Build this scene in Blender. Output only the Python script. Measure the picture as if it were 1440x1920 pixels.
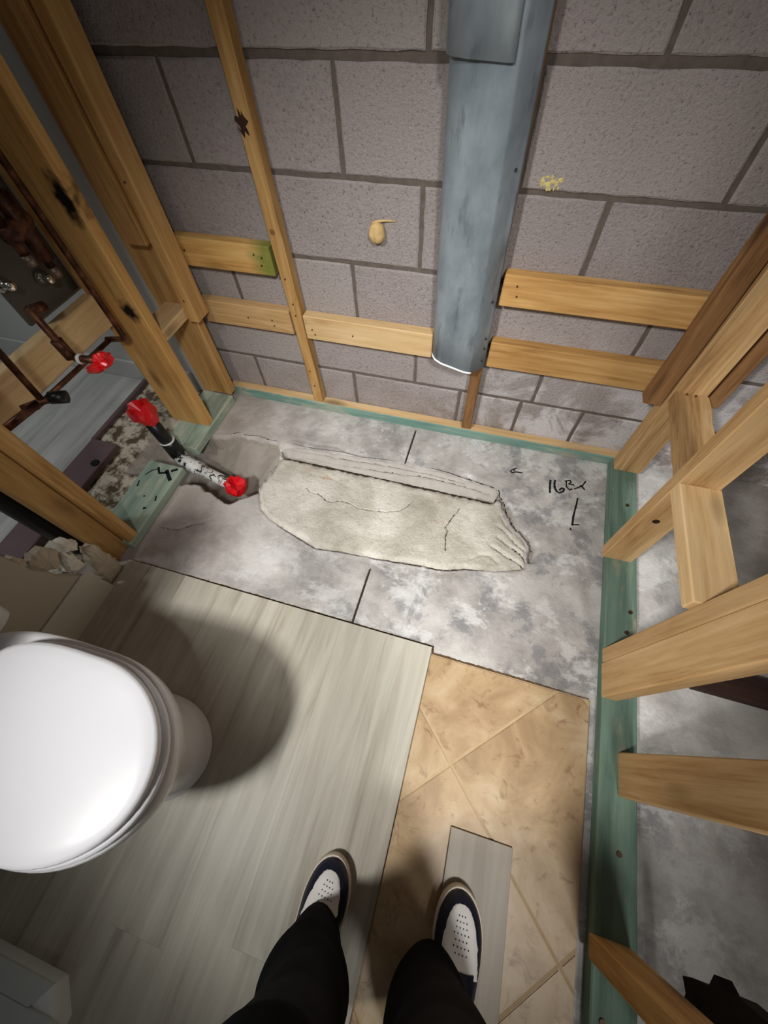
import bpy, bmesh, math, random
import numpy as np
from mathutils import Vector, Matrix
from mathutils.geometry import delaunay_2d_cdt

random.seed(7)
rng = np.random.default_rng(7)
sc = bpy.context.scene
for o in list(bpy.data.objects):
    bpy.data.objects.remove(o, do_unlink=True)
COL = sc.collection

# ------------------------------------------------------------------ camera
cam_d = bpy.data.cameras.new('camera')
cam_d.sensor_fit = 'VERTICAL'
cam_d.sensor_height = 36.0
cam_d.lens = 36.0 * 720.0 / 1920.0
cam_d.clip_start = 0.02
cam = bpy.data.objects.new('camera', cam_d)
COL.objects.link(cam)
cam.matrix_world = Matrix((
    (0.95923022, -0.22390821, 0.17246012, 0.0),
    (0.28049145, 0.82905574, -0.48372628, -1.14715631),
    (-0.03466877, 0.51237846, 0.85805967, 1.20179576),
    (0, 0, 0, 1)))
sc.camera = cam

# ------------------------------------------------------------------ light
world = bpy.data.worlds.new('world')
sc.world = world
world.use_nodes = True
world.node_tree.nodes['Background'].inputs[0].default_value = (0.92, 0.96, 1.0, 1)
world.node_tree.nodes['Background'].inputs[1].default_value = 0.085


def lamp(name, loc, aim, watts, color, cone, radius=0.13):
    """soft-edged spot lamp"""
    d = bpy.data.lights.new(name, 'SPOT')
    d.energy = watts
    d.color = color
    d.spot_size = math.radians(cone)
    d.spot_blend = 1.0
    d.shadow_soft_size = radius
    o = bpy.data.objects.new(name, d)
    COL.objects.link(o)
    o.location = loc
    o.rotation_euler = (Vector(aim) - Vector(loc)).to_track_quat('-Z', 'Y').to_euler()
    return o


lamp('vignette_lamp_left', (-0.95, -2.05, 2.15), (0.05, -0.42, 0.0), 265, (1.0, 0.98, 0.95), 58)  # inferred unseen lamp, cone shaped to imitate lens vignetting
lamp('vignette_lamp_right', (0.62, -2.0, 2.25), (-0.15, -0.42, 0.0), 225, (1.0, 0.985, 0.96), 56)  # second inferred lamp, its narrow cone also mimics vignette falloff
lamp('fill_lamp_left_room', (-2.0, -1.3, 2.2), (-1.8, -0.75, 0.0), 60, (0.93, 0.97, 1.0), 62)  # unseen lamp added to brighten the room beyond the left studs
lamp('lamp_in_right_room', (1.25, -2.0, 2.2), (0.95, -1.5, 0.0), 24, (1.0, 0.95, 0.88), 80)
sc.view_settings.view_transform = 'Standard'
sc.view_settings.look = 'None'
sc.view_settings.gamma = 1.0
sc.view_settings.use_curve_mapping = False
sc.view_settings.exposure = -0.08

# ------------------------------------------------------------------ node helpers


def new_mat(name, rough=0.8, spec=0.3, metal=0.0):
    m = bpy.data.materials.new(name)
    m.use_nodes = True
    nt = m.node_tree
    b = nt.nodes['Principled BSDF']
    b.inputs['Roughness'].default_value = rough
    b.inputs['Specular IOR Level'].default_value = spec
    b.inputs['Metallic'].default_value = metal
    return m, nt, b


def N(nt, kind, **kw):
    n = nt.nodes.new(kind)
    for k, v in kw.items():
        setattr(n, k, v)
    return n


def L(nt, a, b):
    nt.links.new(a, b)


def coords(nt, scale=(1, 1, 1), rand=True, mode='Object'):
    tc = N(nt, 'ShaderNodeTexCoord')
    mp = N(nt, 'ShaderNodeMapping')
    mp.inputs['Scale'].default_value = scale
    src = tc.outputs[mode]
    if rand:
        oi = N(nt, 'ShaderNodeObjectInfo')
        mu = N(nt, 'ShaderNodeMath', operation='MULTIPLY')
        mu.inputs[1].default_value = 37.0
        L(nt, oi.outputs['Random'], mu.inputs[0])
        ad = N(nt, 'ShaderNodeVectorMath', operation='ADD')
        L(nt, src, ad.inputs[0])
        L(nt, mu.outputs[0], ad.inputs[1])
        src = ad.outputs[0]
    L(nt, src, mp.inputs['Vector'])
    return mp.outputs[0]


def noise(nt, vec, scale, detail=4, rough=0.55, dist=0.0):
    n = N(nt, 'ShaderNodeTexNoise')
    n.inputs['Scale'].default_value = scale
    n.inputs['Detail'].default_value = detail
    n.inputs['Roughness'].default_value = rough
    n.inputs['Distortion'].default_value = dist
    if vec is not None:
        L(nt, vec, n.inputs['Vector'])
    return n.outputs['Fac']


def ramp(nt, fac, stops):
    r = N(nt, 'ShaderNodeValToRGB')
    e = r.color_ramp.elements
    while len(e) > 1:
        e.remove(e[-1])
    e[0].position = stops[0][0]
    e[0].color = (*stops[0][1], 1)
    for p, c in stops[1:]:
        x = e.new(p)
        x.color = (*c, 1)
    L(nt, fac, r.inputs[0])
    return r.outputs[0]


def mask(nt, fac, lo, hi):
    r = N(nt, 'ShaderNodeMapRange')
    r.inputs['From Min'].default_value = lo
    r.inputs['From Max'].default_value = hi
    L(nt, fac, r.inputs['Value'])
    return r.outputs[0]


def mix(nt, fac, a, b, mode='MIX'):
    m = N(nt, 'ShaderNodeMix', data_type='RGBA', blend_type=mode)
    for i, v in ((0, fac), (6, a), (7, b)):
        if hasattr(v, 'default_value'):
            L(nt, v, m.inputs[i])
        elif i == 0:
            m.inputs[0].default_value = v
        else:
            m.inputs[i].default_value = (*v, 1)
    return m.outputs[2]


def math_(nt, op, a, b=None):
    m = N(nt, 'ShaderNodeMath', operation=op)
    for i, v in ((0, a), (1, b)):
        if v is None:
            continue
        if hasattr(v, 'default_value'):
            L(nt, v, m.inputs[i])
        else:
            m.inputs[i].default_value = v
    return m.outputs[0]


def bump(nt, b, height, strength, dist=0.01):
    n = N(nt, 'ShaderNodeBump')
    n.inputs['Strength'].default_value = strength
    n.inputs['Distance'].default_value = dist
    L(nt, height, n.inputs['Height'])
    L(nt, n.outputs[0], b.inputs['Normal'])


def srgb(r, g, b):
    f = lambda c: (c / 255 / 12.92) if c / 255 <= 0.04045 else ((c / 255 + 0.055) / 1.055) ** 2.4
    return (f(r), f(g), f(b))


def plain(name, col, rough=0.6, spec=0.3, metal=0.0, var=0.0, scale=20):
    m, nt, b = new_mat(name, rough, spec, metal)
    v = coords(nt)
    f = noise(nt, v, scale, 3)
    c2 = tuple(max(0, c * (1 - var)) for c in col)
    c1 = tuple(min(1, c * (1 + var)) for c in col)
    L(nt, ramp(nt, f, [(0.3, c2), (0.7, c1)]), b.inputs['Base Color'])
    return m


def wood(name, light, mid, dark, stain=None, burns=()):
    """grain runs along the local X axis"""
    m, nt, b = new_mat(name, 0.72, 0.25)
    v = coords(nt, (0.9, 9, 9))
    g1 = noise(nt, v, 3.2, 6, 0.62, 0.6)
    v2 = coords(nt, (1.6, 42, 42))
    g2 = noise(nt, v2, 3.0, 3, 0.6)
    f = math_(nt, 'ADD', math_(nt, 'MULTIPLY', g1, 0.65), math_(nt, 'MULTIPLY', g2, 0.35))
    c = ramp(nt, f, [(0.30, dark), (0.46, mid), (0.64, light)])
    # tone of the single board
    oi = N(nt, 'ShaderNodeObjectInfo')
    tone = mask(nt, oi.outputs['Random'], 0, 1)
    hs = N(nt, 'ShaderNodeHueSaturation')
    L(nt, c, hs.inputs['Color'])
    L(nt, math_(nt, 'ADD', math_(nt, 'MULTIPLY', tone, 0.26), 0.86), hs.inputs['Value'])
    c = hs.outputs[0]
    # knots
    vk = coords(nt, (2.6, 7.5, 7.5))
    vo = N(nt, 'ShaderNodeTexVoronoi')
    vo.inputs['Scale'].default_value = 1.0
    L(nt, vk, vo.inputs['Vector'])
    k = mask(nt, vo.outputs['Distance'], 0.19, 0.07)
    c = mix(nt, math_(nt, 'MULTIPLY', k, 0.75), c, tuple(x * 0.28 for x in mid))
    tc = N(nt, 'ShaderNodeTexCoord')
    for (cx, cy, cz, rx, ry, rz) in burns:
        ds = N(nt, 'ShaderNodeVectorMath', operation='SUBTRACT')
        L(nt, tc.outputs['Object'], ds.inputs[0])
        ds.inputs[1].default_value = (cx, cy, cz)
        dv = N(nt, 'ShaderNodeVectorMath', operation='DIVIDE')
        L(nt, ds.outputs[0], dv.inputs[0])
        dv.inputs[1].default_value = (rx, ry, rz)
        ln = N(nt, 'ShaderNodeVectorMath', operation='LENGTH')
        L(nt, dv.outputs[0], ln.inputs[0])
        n3 = noise(nt, coords(nt, (1, 1, 1), False), 45, 3)
        d = math_(nt, 'ADD', ln.outputs['Value'], math_(nt, 'MULTIPLY', n3, 0.9))
        c = mix(nt, mask(nt, d, 1.5, 1.0), c, (0.006, 0.005, 0.004))
    if stain:
        scol, x0, x1 = stain
        sx = N(nt, 'ShaderNodeSeparateXYZ')
        L(nt, tc.outputs['Object'], sx.inputs[0])
        n3 = noise(nt, coords(nt, (6, 30, 30), False), 1.5, 4)
        d = math_(nt, 'ADD', sx.outputs[0], math_(nt, 'MULTIPLY', n3, 0.09))
        c = mix(nt, math_(nt, 'MULTIPLY', mask(nt, d, x0 + 0.045, x1 + 0.045), 0.8), c, scol)
    L(nt, c, b.inputs['Base Color'])
    bump(nt, b, f, 0.25, 0.004)
    return m


M = {}
M['pine'] = wood('pine_wood', srgb(214, 180, 132), srgb(194, 156, 106), srgb(160, 118, 72))
M['pine_warm'] = wood('orange_pine_wood', srgb(208, 168, 110), srgb(184, 140, 82), srgb(142, 100, 54))
M['pine_pale'] = wood('pale_pine_wood', srgb(226, 196, 150), srgb(212, 178, 128), srgb(184, 144, 96))
M['wood_brown'] = wood('weathered_brown_wood', srgb(150, 112, 72), srgb(124, 88, 54), srgb(84, 58, 36))
M['wood_grey'] = wood('grey_tan_wood', srgb(206, 172, 124), srgb(176, 138, 92), srgb(124, 92, 58))
M['pine_green_end'] = wood('pine_with_green_end', srgb(226, 186, 120), srgb(212, 166, 98), srgb(180, 128, 66),
                           stain=(srgb(92, 118, 44), 0.085, 0.145))
M['pine_burnt'] = wood('scorched_pine', srgb(216, 172, 108), srgb(196, 148, 84), srgb(160, 112, 58),
                       burns=[(0.0, 0, 0, 1, 1, 1)])
M['wood_dark'] = wood('dark_brown_wood', srgb(62, 40, 32), srgb(46, 28, 22), srgb(28, 17, 14))


def treated(name, a, bcol, tan, amount):
    m, nt, b = new_mat(name, 0.75, 0.25)
    v = coords(nt, (1.2, 14, 14))
    g = noise(nt, v, 2.5, 5, 0.6, 0.4)
    c = ramp(nt, g, [(0.3, a), (0.62, bcol)])
    g2 = noise(nt, coords(nt, (3, 9, 9)), 2.2, 5, 0.65)
    c = mix(nt, mask(nt, g2, amount, amount + 0.14), c, tan)
    L(nt, c, b.inputs['Base Color'])
    bump(nt, b, g, 0.25, 0.004)
    return m


M['treated'] = treated('green_treated_wood', srgb(126, 146, 130), srgb(160, 176, 158), srgb(184, 186, 164), 0.53)
M['treated_dark'] = treated('teal_treated_wood', srgb(80, 104, 92), srgb(114, 138, 122), srgb(142, 142, 120), 0.56)
M['treated_front'] = treated('teal_painted_edge', srgb(90, 126, 118), srgb(126, 156, 144), srgb(162, 164, 146), 0.50)


def concrete_mat():
    m, nt, b = new_mat('old_concrete', 0.9, 0.15)
    v = coords(nt, (1, 1, 1), False)
    n1 = noise(nt, v, 4.2, 9, 0.66, 0.1)
    c = ramp(nt, n1, [(0.34, srgb(142, 138, 135)), (0.48, srgb(174, 170, 166)), (0.60, srgb(198, 195, 191))])
    # cool dark blotches and white bloom on the right half
    sx = N(nt, 'ShaderNodeSeparateXYZ')
    L(nt, v, sx.inputs[0])
    right = math_(nt, 'MULTIPLY', mask(nt, sx.outputs[0], -0.75, -0.05), mask(nt, sx.outputs[0], 0.85, 0.55))
    n2 = noise(nt, v, 7.5, 10, 0.74, 0.15)
    blot = math_(nt, 'MULTIPLY', mask(nt, n2, 0.515, 0.58), right)
    c = mix(nt, math_(nt, 'MULTIPLY', blot, 0.55), c, srgb(112, 114, 120))
    n3 = noise(nt, coords(nt, (1.0, 1.3, 1), False), 6.0, 11, 0.76, 0.2)
    bloom = mask(nt, n3, 0.52, 0.585)
    c = mix(nt, math_(nt, 'MULTIPLY', bloom, math_(nt, 'ADD', math_(nt, 'MULTIPLY', right, 0.3), 0.25)), c, srgb(226, 226, 224))
    # ruddy tint towards the side plates and behind the studs
    left = mask(nt, sx.outputs[0], -0.62, -1.0)
    c = mix(nt, math_(nt, 'MULTIPLY', left, 0.5), c, srgb(150, 132, 118))
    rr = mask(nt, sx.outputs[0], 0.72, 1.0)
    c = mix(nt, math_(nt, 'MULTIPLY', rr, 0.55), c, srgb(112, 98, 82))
    ll = mask(nt, sx.outputs[0], -1.17, -1.2)
    n5 = noise(nt, v, 16, 6, 0.7)
    crust = mix(nt, mask(nt, n5, 0.44, 0.56), srgb(92, 78, 62), srgb(200, 190, 170))
    c = mix(nt, ll, c, crust)
    # browner tone wherever the surface sits below the slab top
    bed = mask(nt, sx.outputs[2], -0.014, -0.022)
    low_tone = mix(nt, n5, srgb(128, 118, 106), srgb(172, 164, 154))
    c = mix(nt, math_(nt, 'MULTIPLY', bed, 0.85), c, low_tone)
    # chips and pinholes
    n4 = noise(nt, v, 60, 4, 0.7)
    c = mix(nt, math_(nt, 'MULTIPLY', mask(nt, n4, 0.66, 0.74), 0.4), c, srgb(84, 80, 76))
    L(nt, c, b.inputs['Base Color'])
    h = math_(nt, 'ADD', n4, math_(nt, 'MULTIPLY', n2, 1.5))
    bump(nt, b, h, 0.6, 0.005)
    return m


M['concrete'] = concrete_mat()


def patch_mat():
    m, nt, b = new_mat('fresh_mortar', 0.95, 0.1)
    v = coords(nt, (1, 1, 1), False)
    n1 = noise(nt, v, 5, 8, 0.65, 0.4)
    c = ramp(nt, n1, [(0.34, srgb(168, 162, 149)), (0.5, srgb(199, 194, 182)), (0.64, srgb(220, 216, 206))])
    n2 = noise(nt, v, 120, 3, 0.7)
    c = mix(nt, math_(nt, 'MULTIPLY', mask(nt, n2, 0.55, 0.7), 0.3), c, srgb(120, 112, 96))
    n3 = noise(nt, coords(nt, (1, 2, 1), False), 9, 4, 0.5)
    c = mix(nt, math_(nt, 'MULTIPLY', mask(nt, n3, 0.66, 0.74), 0.5), c, srgb(170, 132, 84))
    L(nt, c, b.inputs['Base Color'])
    bump(nt, b, math_(nt, 'ADD', n2, math_(nt, 'MULTIPLY', n1, 2)), 0.8, 0.005)
    return m


M['patch'] = patch_mat()


def block_mat():
    m, nt, b = new_mat('cinder_block', 0.95, 0.08)
    v = coords(nt, (1, 1, 1), True)
    n1 = noise(nt, v, 140, 4, 0.75)
    oi = N(nt, 'ShaderNodeObjectInfo')
    base = mix(nt, oi.outputs['Random'], srgb(160, 151, 149), srgb(176, 168, 164))
    n0 = noise(nt, v, 7, 4, 0.6)
    base = mix(nt, math_(nt, 'MULTIPLY', mask(nt, n0, 0.4, 0.65), 0.5), base, srgb(174, 164, 164))
    c = mix(nt, math_(nt, 'MULTIPLY', mask(nt, n1, 0.5, 0.62), 0.45), base, srgb(186, 176, 170))
    c = mix(nt, math_(nt, 'MULTIPLY', mask(nt, n1, 0.42, 0.33), 0.7), c, srgb(92, 82, 80))
    # lime bloom on the lowest courses
    ge = N(nt, 'ShaderNodeNewGeometry')
    sx = N(nt, 'ShaderNodeSeparateXYZ')
    L(nt, ge.outputs['Position'], sx.inputs[0])
    n3 = noise(nt, ge.outputs['Position'], 6.5, 7, 0.66, 0.6)
    low = math_(nt, 'MULTIPLY', mask(nt, sx.outputs[2], 0.5, 0.25), mask(nt, sx.outputs[0], -0.2, 0.25))
    c = mix(nt, math_(nt, 'MULTIPLY', math_(nt, 'MULTIPLY', low, mask(nt, n3, 0.44, 0.56)), 0.8), c, srgb(226, 223, 226))
    low2 = math_(nt, 'MULTIPLY', mask(nt, sx.outputs[2], 0.22, 0.02), mask(nt, n3, 0.56, 0.42))
    c = mix(nt, math_(nt, 'MULTIPLY', low2, 0.5), c, srgb(128, 118, 102))
    L(nt, c, b.inputs['Base Color'])
    bump(nt, b, n1, 1.0, 0.006)
    return m


M['block'] = block_mat()
M['mortar'] = plain('grey_mortar', srgb(104, 95, 88), 0.95, 0.08, var=0.16, scale=50)


def vinyl_mat(name, hi, mid, lo):
    m, nt, b = new_mat(name, 0.42, 0.35)
    v = coords(nt, (9, 0.8, 1), True)
    g1 = noise(nt, v, 2.2, 6, 0.6, 0.7)
    v2 = coords(nt, (34, 1.4, 1), True)
    g2 = noise(nt, v2, 2.0, 4, 0.6)
    f = math_(nt, 'ADD', math_(nt, 'MULTIPLY', g1, 0.7), math_(nt, 'MULTIPLY', g2, 0.3))
    c = ramp(nt, f, [(0.30, lo), (0.46, mid), (0.62, hi)])
    vo = N(nt, 'ShaderNodeTexVoronoi')
    vo.inputs['Scale'].default_value = 1.0
    L(nt, coords(nt, (6.5, 2.4, 1), True), vo.inputs['Vector'])
    c = mix(nt, math_(nt, 'MULTIPLY', mask(nt, vo.outputs['Distance'], 0.17, 0.04), 0.4), c, tuple(x * 0.4 for x in lo))
    L(nt, c, b.inputs['Base Color'])
    bump(nt, b, f, 0.12, 0.002)
    return m


M['vinyl'] = vinyl_mat('grey_oak_vinyl', srgb(192, 188, 174), srgb(174, 168, 153), srgb(138, 130, 114))
M['vinyl_far'] = vinyl_mat('grey_vinyl_far_room', srgb(192, 192, 186), srgb(172, 172, 166), srgb(142, 140, 134))
M['vinyl_edge'] = plain('vinyl_core', srgb(150, 140, 128), 0.7, var=0.05)


def tile_mat():
    m, nt, b = new_mat('beige_stone_tile', 0.38, 0.4)
    v = coords(nt, (1, 1, 1), True)
    n1 = noise(nt, v, 7, 7, 0.62, 0.6)
    c = ramp(nt, n1, [(0.30, srgb(158, 131, 98)), (0.47, srgb(182, 155, 119)), (0.66, srgb(200, 178, 145))])
    n2 = noise(nt, v, 22, 6, 0.66, 1.0)
    c = mix(nt, math_(nt, 'MULTIPLY', mask(nt, n2, 0.56, 0.68), 0.6), c, srgb(118, 84, 52))
    L(nt, c, b.inputs['Base Color'])
    bump(nt, b, n1, 0.12, 0.003)
    return m


M['tile'] = tile_mat()
M['grout'] = plain('tan_grout', srgb(188, 164, 130), 0.9, 0.1, var=0.08, scale=60)


def galv_mat():
    m, nt, b = new_mat('galvanised_steel', 0.42, 0.5, 0.5)
    v = coords(nt, (1, 1, 1), False)
    n1 = noise(nt, coords(nt, (1, 1, 0.5), False), 9, 6, 0.6, 0.05)
    c = ramp(nt, n1, [(0.33, srgb(118, 130, 140)), (0.5, srgb(144, 156, 165)), (0.66, srgb(166, 178, 186))])
    n2 = noise(nt, coords(nt, (1.8, 1, 0.6), False), 14, 5, 0.6, 0.2)
    sm = mask(nt, n2, 0.56, 0.68)
    c = mix(nt, math_(nt, 'MULTIPLY', sm, 0.6), c, srgb(92, 102, 110))
    L(nt, c, b.inputs['Base Color'])
    L(nt, math_(nt, 'ADD', math_(nt, 'MULTIPLY', n1, 0.3), 0.34), b.inputs['Roughness'])
    return m


M['galv'] = galv_mat()
M['galv_light'] = galv_mat()
M['galv_light'].name = 'clean_galvanised_steel'
for n_ in M['galv_light'].node_tree.nodes:
    if n_.type == 'VALTORGB':
        for e_ in n_.color_ramp.elements:
            e_.color = tuple(min(1, c_ * 1.3) for c_ in e_.color[:3]) + (1,)
M['white_edge'] = plain('white_sealed_edge', srgb(236, 238, 236), 0.5, var=0.03)
M['porcelain'] = plain('white_porcelain', srgb(226, 225, 226), 0.16, 0.5, var=0.005)
M['seat_plastic'] = plain('white_seat_plastic', srgb(230, 230, 234), 0.3, 0.45, var=0.005)
M['white_paint'] = plain('white_wall_paint', srgb(186, 187, 184), 0.7, var=0.02, scale=4)
M['drywall'] = plain('beige_drywall', srgb(182, 172, 154), 0.8, 0.2, var=0.04, scale=5)
M['baseboard'] = plain('beige_baseboard', srgb(204, 196, 180), 0.55, 0.3, var=0.02, scale=6)
M['gypsum'] = plain('broken_gypsum', srgb(226, 220, 206), 0.95, 0.1, var=0.12, scale=40)
M['plaster'] = plain('beige_plaster', srgb(190, 176, 156), 0.95, 0.1, var=0.1, scale=30)


def copper_mat():
    m, nt, b = new_mat('tarnished_copper', 0.48, 0.4, 0.6)
    n1 = noise(nt, coords(nt), 24, 5, 0.65)
    L(nt, ramp(nt, n1, [(0.35, srgb(52, 32, 22)), (0.5, srgb(88, 54, 38)), (0.66, srgb(132, 88, 64))]), b.inputs['Base Color'])
    return m


M['copper'] = copper_mat()
M['solder'] = plain('solder', srgb(128, 112, 100), 0.45, 0.5, 0.7, var=0.1)
M['chrome'] = plain('chrome', srgb(226, 224, 214), 0.12, 0.5, 1.0, var=0.02)
M['black_plastic'] = plain('black_plastic_pipe', srgb(24, 25, 27), 0.38, 0.4, var=0.2)
M['grey_board'] = plain('dark_grey_board', srgb(96, 92, 84), 0.6, 0.3, var=0.06, scale=8)
M['mauve'] = plain('mauve_painted_board', srgb(104, 84, 86), 0.5, 0.35, var=0.07, scale=9)


def smeared_pipe():
    m, nt, b = new_mat('pipe_smeared_with_white_glue', 0.5, 0.35)
    n1 = noise(nt, coords(nt, (1, 1, 1), False), 36, 5, 0.6, 1.4)
    L(nt, mix(nt, mask(nt, n1, 0.43, 0.5), srgb(22, 23, 25), srgb(214, 214, 210)), b.inputs['Base Color'])
    return m


M['pipe_smear'] = smeared_pipe()
M['red_tape'] = plain('red_tape', srgb(214, 20, 30), 0.32, 0.5, var=0.1, scale=30)
M['foam'] = plain('tan_foam', srgb(206, 176, 122), 0.85, 0.15, var=0.12, scale=70)
M['yellow_splat'] = plain('yellow_foam', srgb(206, 190, 128), 0.9, 0.1, var=0.15, scale=80)
M['steel_nail'] = plain('rusty_nail', srgb(84, 62, 46), 0.5, 0.4, 0.5, var=0.2)
M['screw'] = plain('grey_screw', srgb(96, 100, 104), 0.4, 0.5, 0.8, var=0.1)
M['marker'] = plain('black_marker', srgb(34, 34, 34), 0.8, 0.1, var=0.3, scale=90)
M['navy'] = plain('navy_leather', srgb(22, 26, 44), 0.45, 0.4, var=0.15, scale=40)
M['white_leather'] = plain('white_leather', srgb(232, 230, 226), 0.5, 0.35, var=0.03, scale=40)
M['sole'] = plain('offwhite_rubber', srgb(220, 208, 192), 0.65, 0.3, var=0.04)
M['hole'] = plain('perforation', srgb(40, 42, 58), 0.8, 0.1)
M['cloth'] = plain('black_cloth', srgb(13, 14, 17), 0.9, 0.1, var=0.25, scale=60)
M['skin'] = plain('skin', srgb(186, 136, 110), 0.55, 0.3, var=0.05)
M['hair'] = plain('dark_hair', srgb(30, 24, 20), 0.6, 0.3, var=0.2)
M['loose_vinyl'] = vinyl_mat('taupe_vinyl_offcut', srgb(164, 154, 138), srgb(152, 141, 125), srgb(136, 124, 108))
M['bin'] = plain('grey_white_board', srgb(196, 200, 196), 0.6, 0.3, var=0.03)
M['tar'] = plain('dark_tar_paper', srgb(30, 22, 17), 0.8, 0.2, var=0.35, scale=30)

# ------------------------------------------------------------------ mesh helpers


def tag(o, label, cat, group=None, kind=None):
    if label:
        o['label'] = label
    if cat:
        o['category'] = cat
    if group:
        o['group'] = group
    if kind:
        o['kind'] = kind
    return o


def obj(name, me, parent=None, mats=None):
    o = bpy.data.objects.new(name, me)
    COL.objects.link(o)
    if parent is not None:
        o.parent = parent
    if mats and len(me.materials) == 0:
        for m in mats:
            me.materials.append(m)
    return o


def empty(name, loc=(0, 0, 0)):
    o = bpy.data.objects.new(name, None)
    o.empty_display_size = 0.05
    o.location = loc
    COL.objects.link(o)
    return o


def mesh_from(name, verts, faces, smooth=False):
    me = bpy.data.meshes.new(name)
    me.from_pydata([tuple(map(float, v)) for v in verts], [], [tuple(int(i) for i in f) for f in faces])
    me.update()
    if smooth:
        me.polygons.foreach_set('use_smooth', [True] * len(me.polygons))
    return me


def box_mesh(name, dx, dy, dz, bev=0.003, cuts=0, jitter=0.0, seg=1):
    bm = bmesh.new()
    bmesh.ops.create_cube(bm, size=1.0)
    for v in bm.verts:
        v.co = Vector((v.co.x * dx, v.co.y * dy, v.co.z * dz))
    if cuts:
        ed = [e for e in bm.edges if abs(e.verts[0].co.x - e.verts[1].co.x) > dx * 0.5]
        bmesh.ops.subdivide_edges(bm, edges=ed, cuts=cuts, use_grid_fill=True)
    if bev > 0:
        ed = [e for e in bm.edges if e.calc_face_angle(0) > 1.0]
        bmesh.ops.bevel(bm, geom=ed, offset=bev, segments=seg, affect='EDGES', profile=0.5)
    if jitter:
        for v in bm.verts:
            v.co.y += random.uniform(-jitter, jitter)
            v.co.z += random.uniform(-jitter, jitter)
    me = bpy.data.meshes.new(name)
    bm.to_mesh(me)
    bm.free()
    return me


def frame(xaxis, ref=(0, 0, 1)):
    x = Vector(xaxis).normalized()
    r = Vector(ref)
    if abs(x.dot(r)) > 0.98:
        r = Vector((0, -1, 0))
    y = r.cross(x).normalized()
    z = x.cross(y)
    return Matrix((x, y, z)).transposed()


def beam(name, p0, p1, w, d, mat, parent=None, bev=0.003, cuts=0, jitter=0.0, ref=(0, 0, 1)):
    """length along local X; for an upright beam local Y is world x (width w) and local Z is world -y (depth d)"""
    p0, p1 = Vector(p0), Vector(p1)
    ln = (p1 - p0).length
    me = box_mesh(name, ln, w, d, bev, cuts, jitter)
    me.materials.append(mat)
    o = obj(name, me, parent)
    F = frame(p1 - p0, ref)
    o.matrix_world = Matrix.Translation((p0 + p1) / 2) @ F.to_4x4()
    return o


def upright(name, x0, x1, y0, y1, z0, z1, mat, lean=(0, 0), parent=None, cuts=0, jitter=0.0, bev=0.003):
    cx, cy = (x0 + x1) / 2, (y0 + y1) / 2
    return beam(name, (cx, cy, z0), (cx + lean[0], cy + lean[1], z1), abs(x1 - x0), abs(y1 - y0), mat, parent, bev, cuts, jitter)


def cyl_mesh(name, r, h, seg=12, r2=None):
    bm = bmesh.new()
    bmesh.ops.create_cone(bm, cap_ends=True, segments=seg, radius1=r, radius2=r if r2 is None else r2, depth=h)
    me = bpy.data.meshes.new(name)
    bm.to_mesh(me)
    bm.free()
    return me


def tube(name, pts, r, mat, parent=None, seg=12, radii=None, smooth=True):
    pts = [Vector(p) for p in pts]
    verts, faces = [], []
    n = len(pts)
    prev = None
    for i, p in enumerate(pts):
        t = (pts[min(i + 1, n - 1)] - pts[max(i - 1, 0)]).normalized()
        if prev is None:
            u = t.orthogonal().normalized()
        else:
            u = (prev - t * prev.dot(t)).normalized()
        prev = u
        w = t.cross(u)
        rr = radii[i] if radii else r
        for k in range(seg):
            a = 2 * math.pi * k / seg
            verts.append(p + (u * math.cos(a) + w * math.sin(a)) * rr)
    for i in range(n - 1):
        for k in range(seg):
            k2 = (k + 1) % seg
            faces.append((i * seg + k, i * seg + k2, (i + 1) * seg + k2, (i + 1) * seg + k))
    faces.append(tuple(range(seg - 1, -1, -1)))
    faces.append(tuple((n - 1) * seg + k for k in range(seg)))
    me = mesh_from(name, verts, faces, smooth)
    me.materials.append(mat)
    return obj(name, me, parent)


def elbowed(pts, rad=0.02, n=5):
    """round the corners of a polyline"""
    pts = [Vector(p) for p in pts]
    out = [pts[0]]
    for i in range(1, len(pts) - 1):
        a, b, c = pts[i - 1], pts[i], pts[i + 1]
        d1 = (a - b).normalized()
        d2 = (c - b).normalized()
        p, q = b + d1 * rad, b + d2 * rad
        for k in range(n + 1):
            t = k / n
            out.append(p * (1 - t) ** 2 + b * 2 * t * (1 - t) + q * t * t)
    out.append(pts[-1])
    return out


def fill_noise(P, scale, seed=0):
    """cheap value noise on an (n,2) array"""
    g = np.random.default_rng(seed).random((97, 97))
    q = P * scale + 1000.0
    i = np.floor(q).astype(int)
    f = q - i
    f = f * f * (3 - 2 * f)
    a = g[i[:, 0] % 97, i[:, 1] % 97]
    b = g[(i[:, 0] + 1) % 97, i[:, 1] % 97]
    c = g[i[:, 0] % 97, (i[:, 1] + 1) % 97]
    d = g[(i[:, 0] + 1) % 97, (i[:, 1] + 1) % 97]
    return (a * (1 - f[:, 0]) + b * f[:, 0]) * (1 - f[:, 1]) + (c * (1 - f[:, 0]) + d * f[:, 0]) * f[:, 1] - 0.5


def inside(P, poly):
    x, y = P[:, 0], P[:, 1]
    r = np.zeros(len(P), bool)
    n = len(poly)
    for i in range(n):
        x0, y0 = poly[i]
        x1, y1 = poly[(i + 1) % n]
        if y0 == y1:
            continue
        c = (y0 > y) != (y1 > y)
        r ^= c & (x < (x1 - x0) * (y - y0) / (y1 - y0) + x0)
    return r


def dist_line(P, line, closed=False):
    d = np.full(len(P), 9.0)
    n = len(line)
    for i in range(n if closed else n - 1):
        a = np.array(line[i])
        b = np.array(line[(i + 1) % n])
        ab = b - a
        t = np.clip(((P - a) @ ab) / (ab @ ab), 0, 1)
        d = np.minimum(d, np.hypot(*(P - (a + t[:, None] * ab)).T))
    return d


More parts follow.
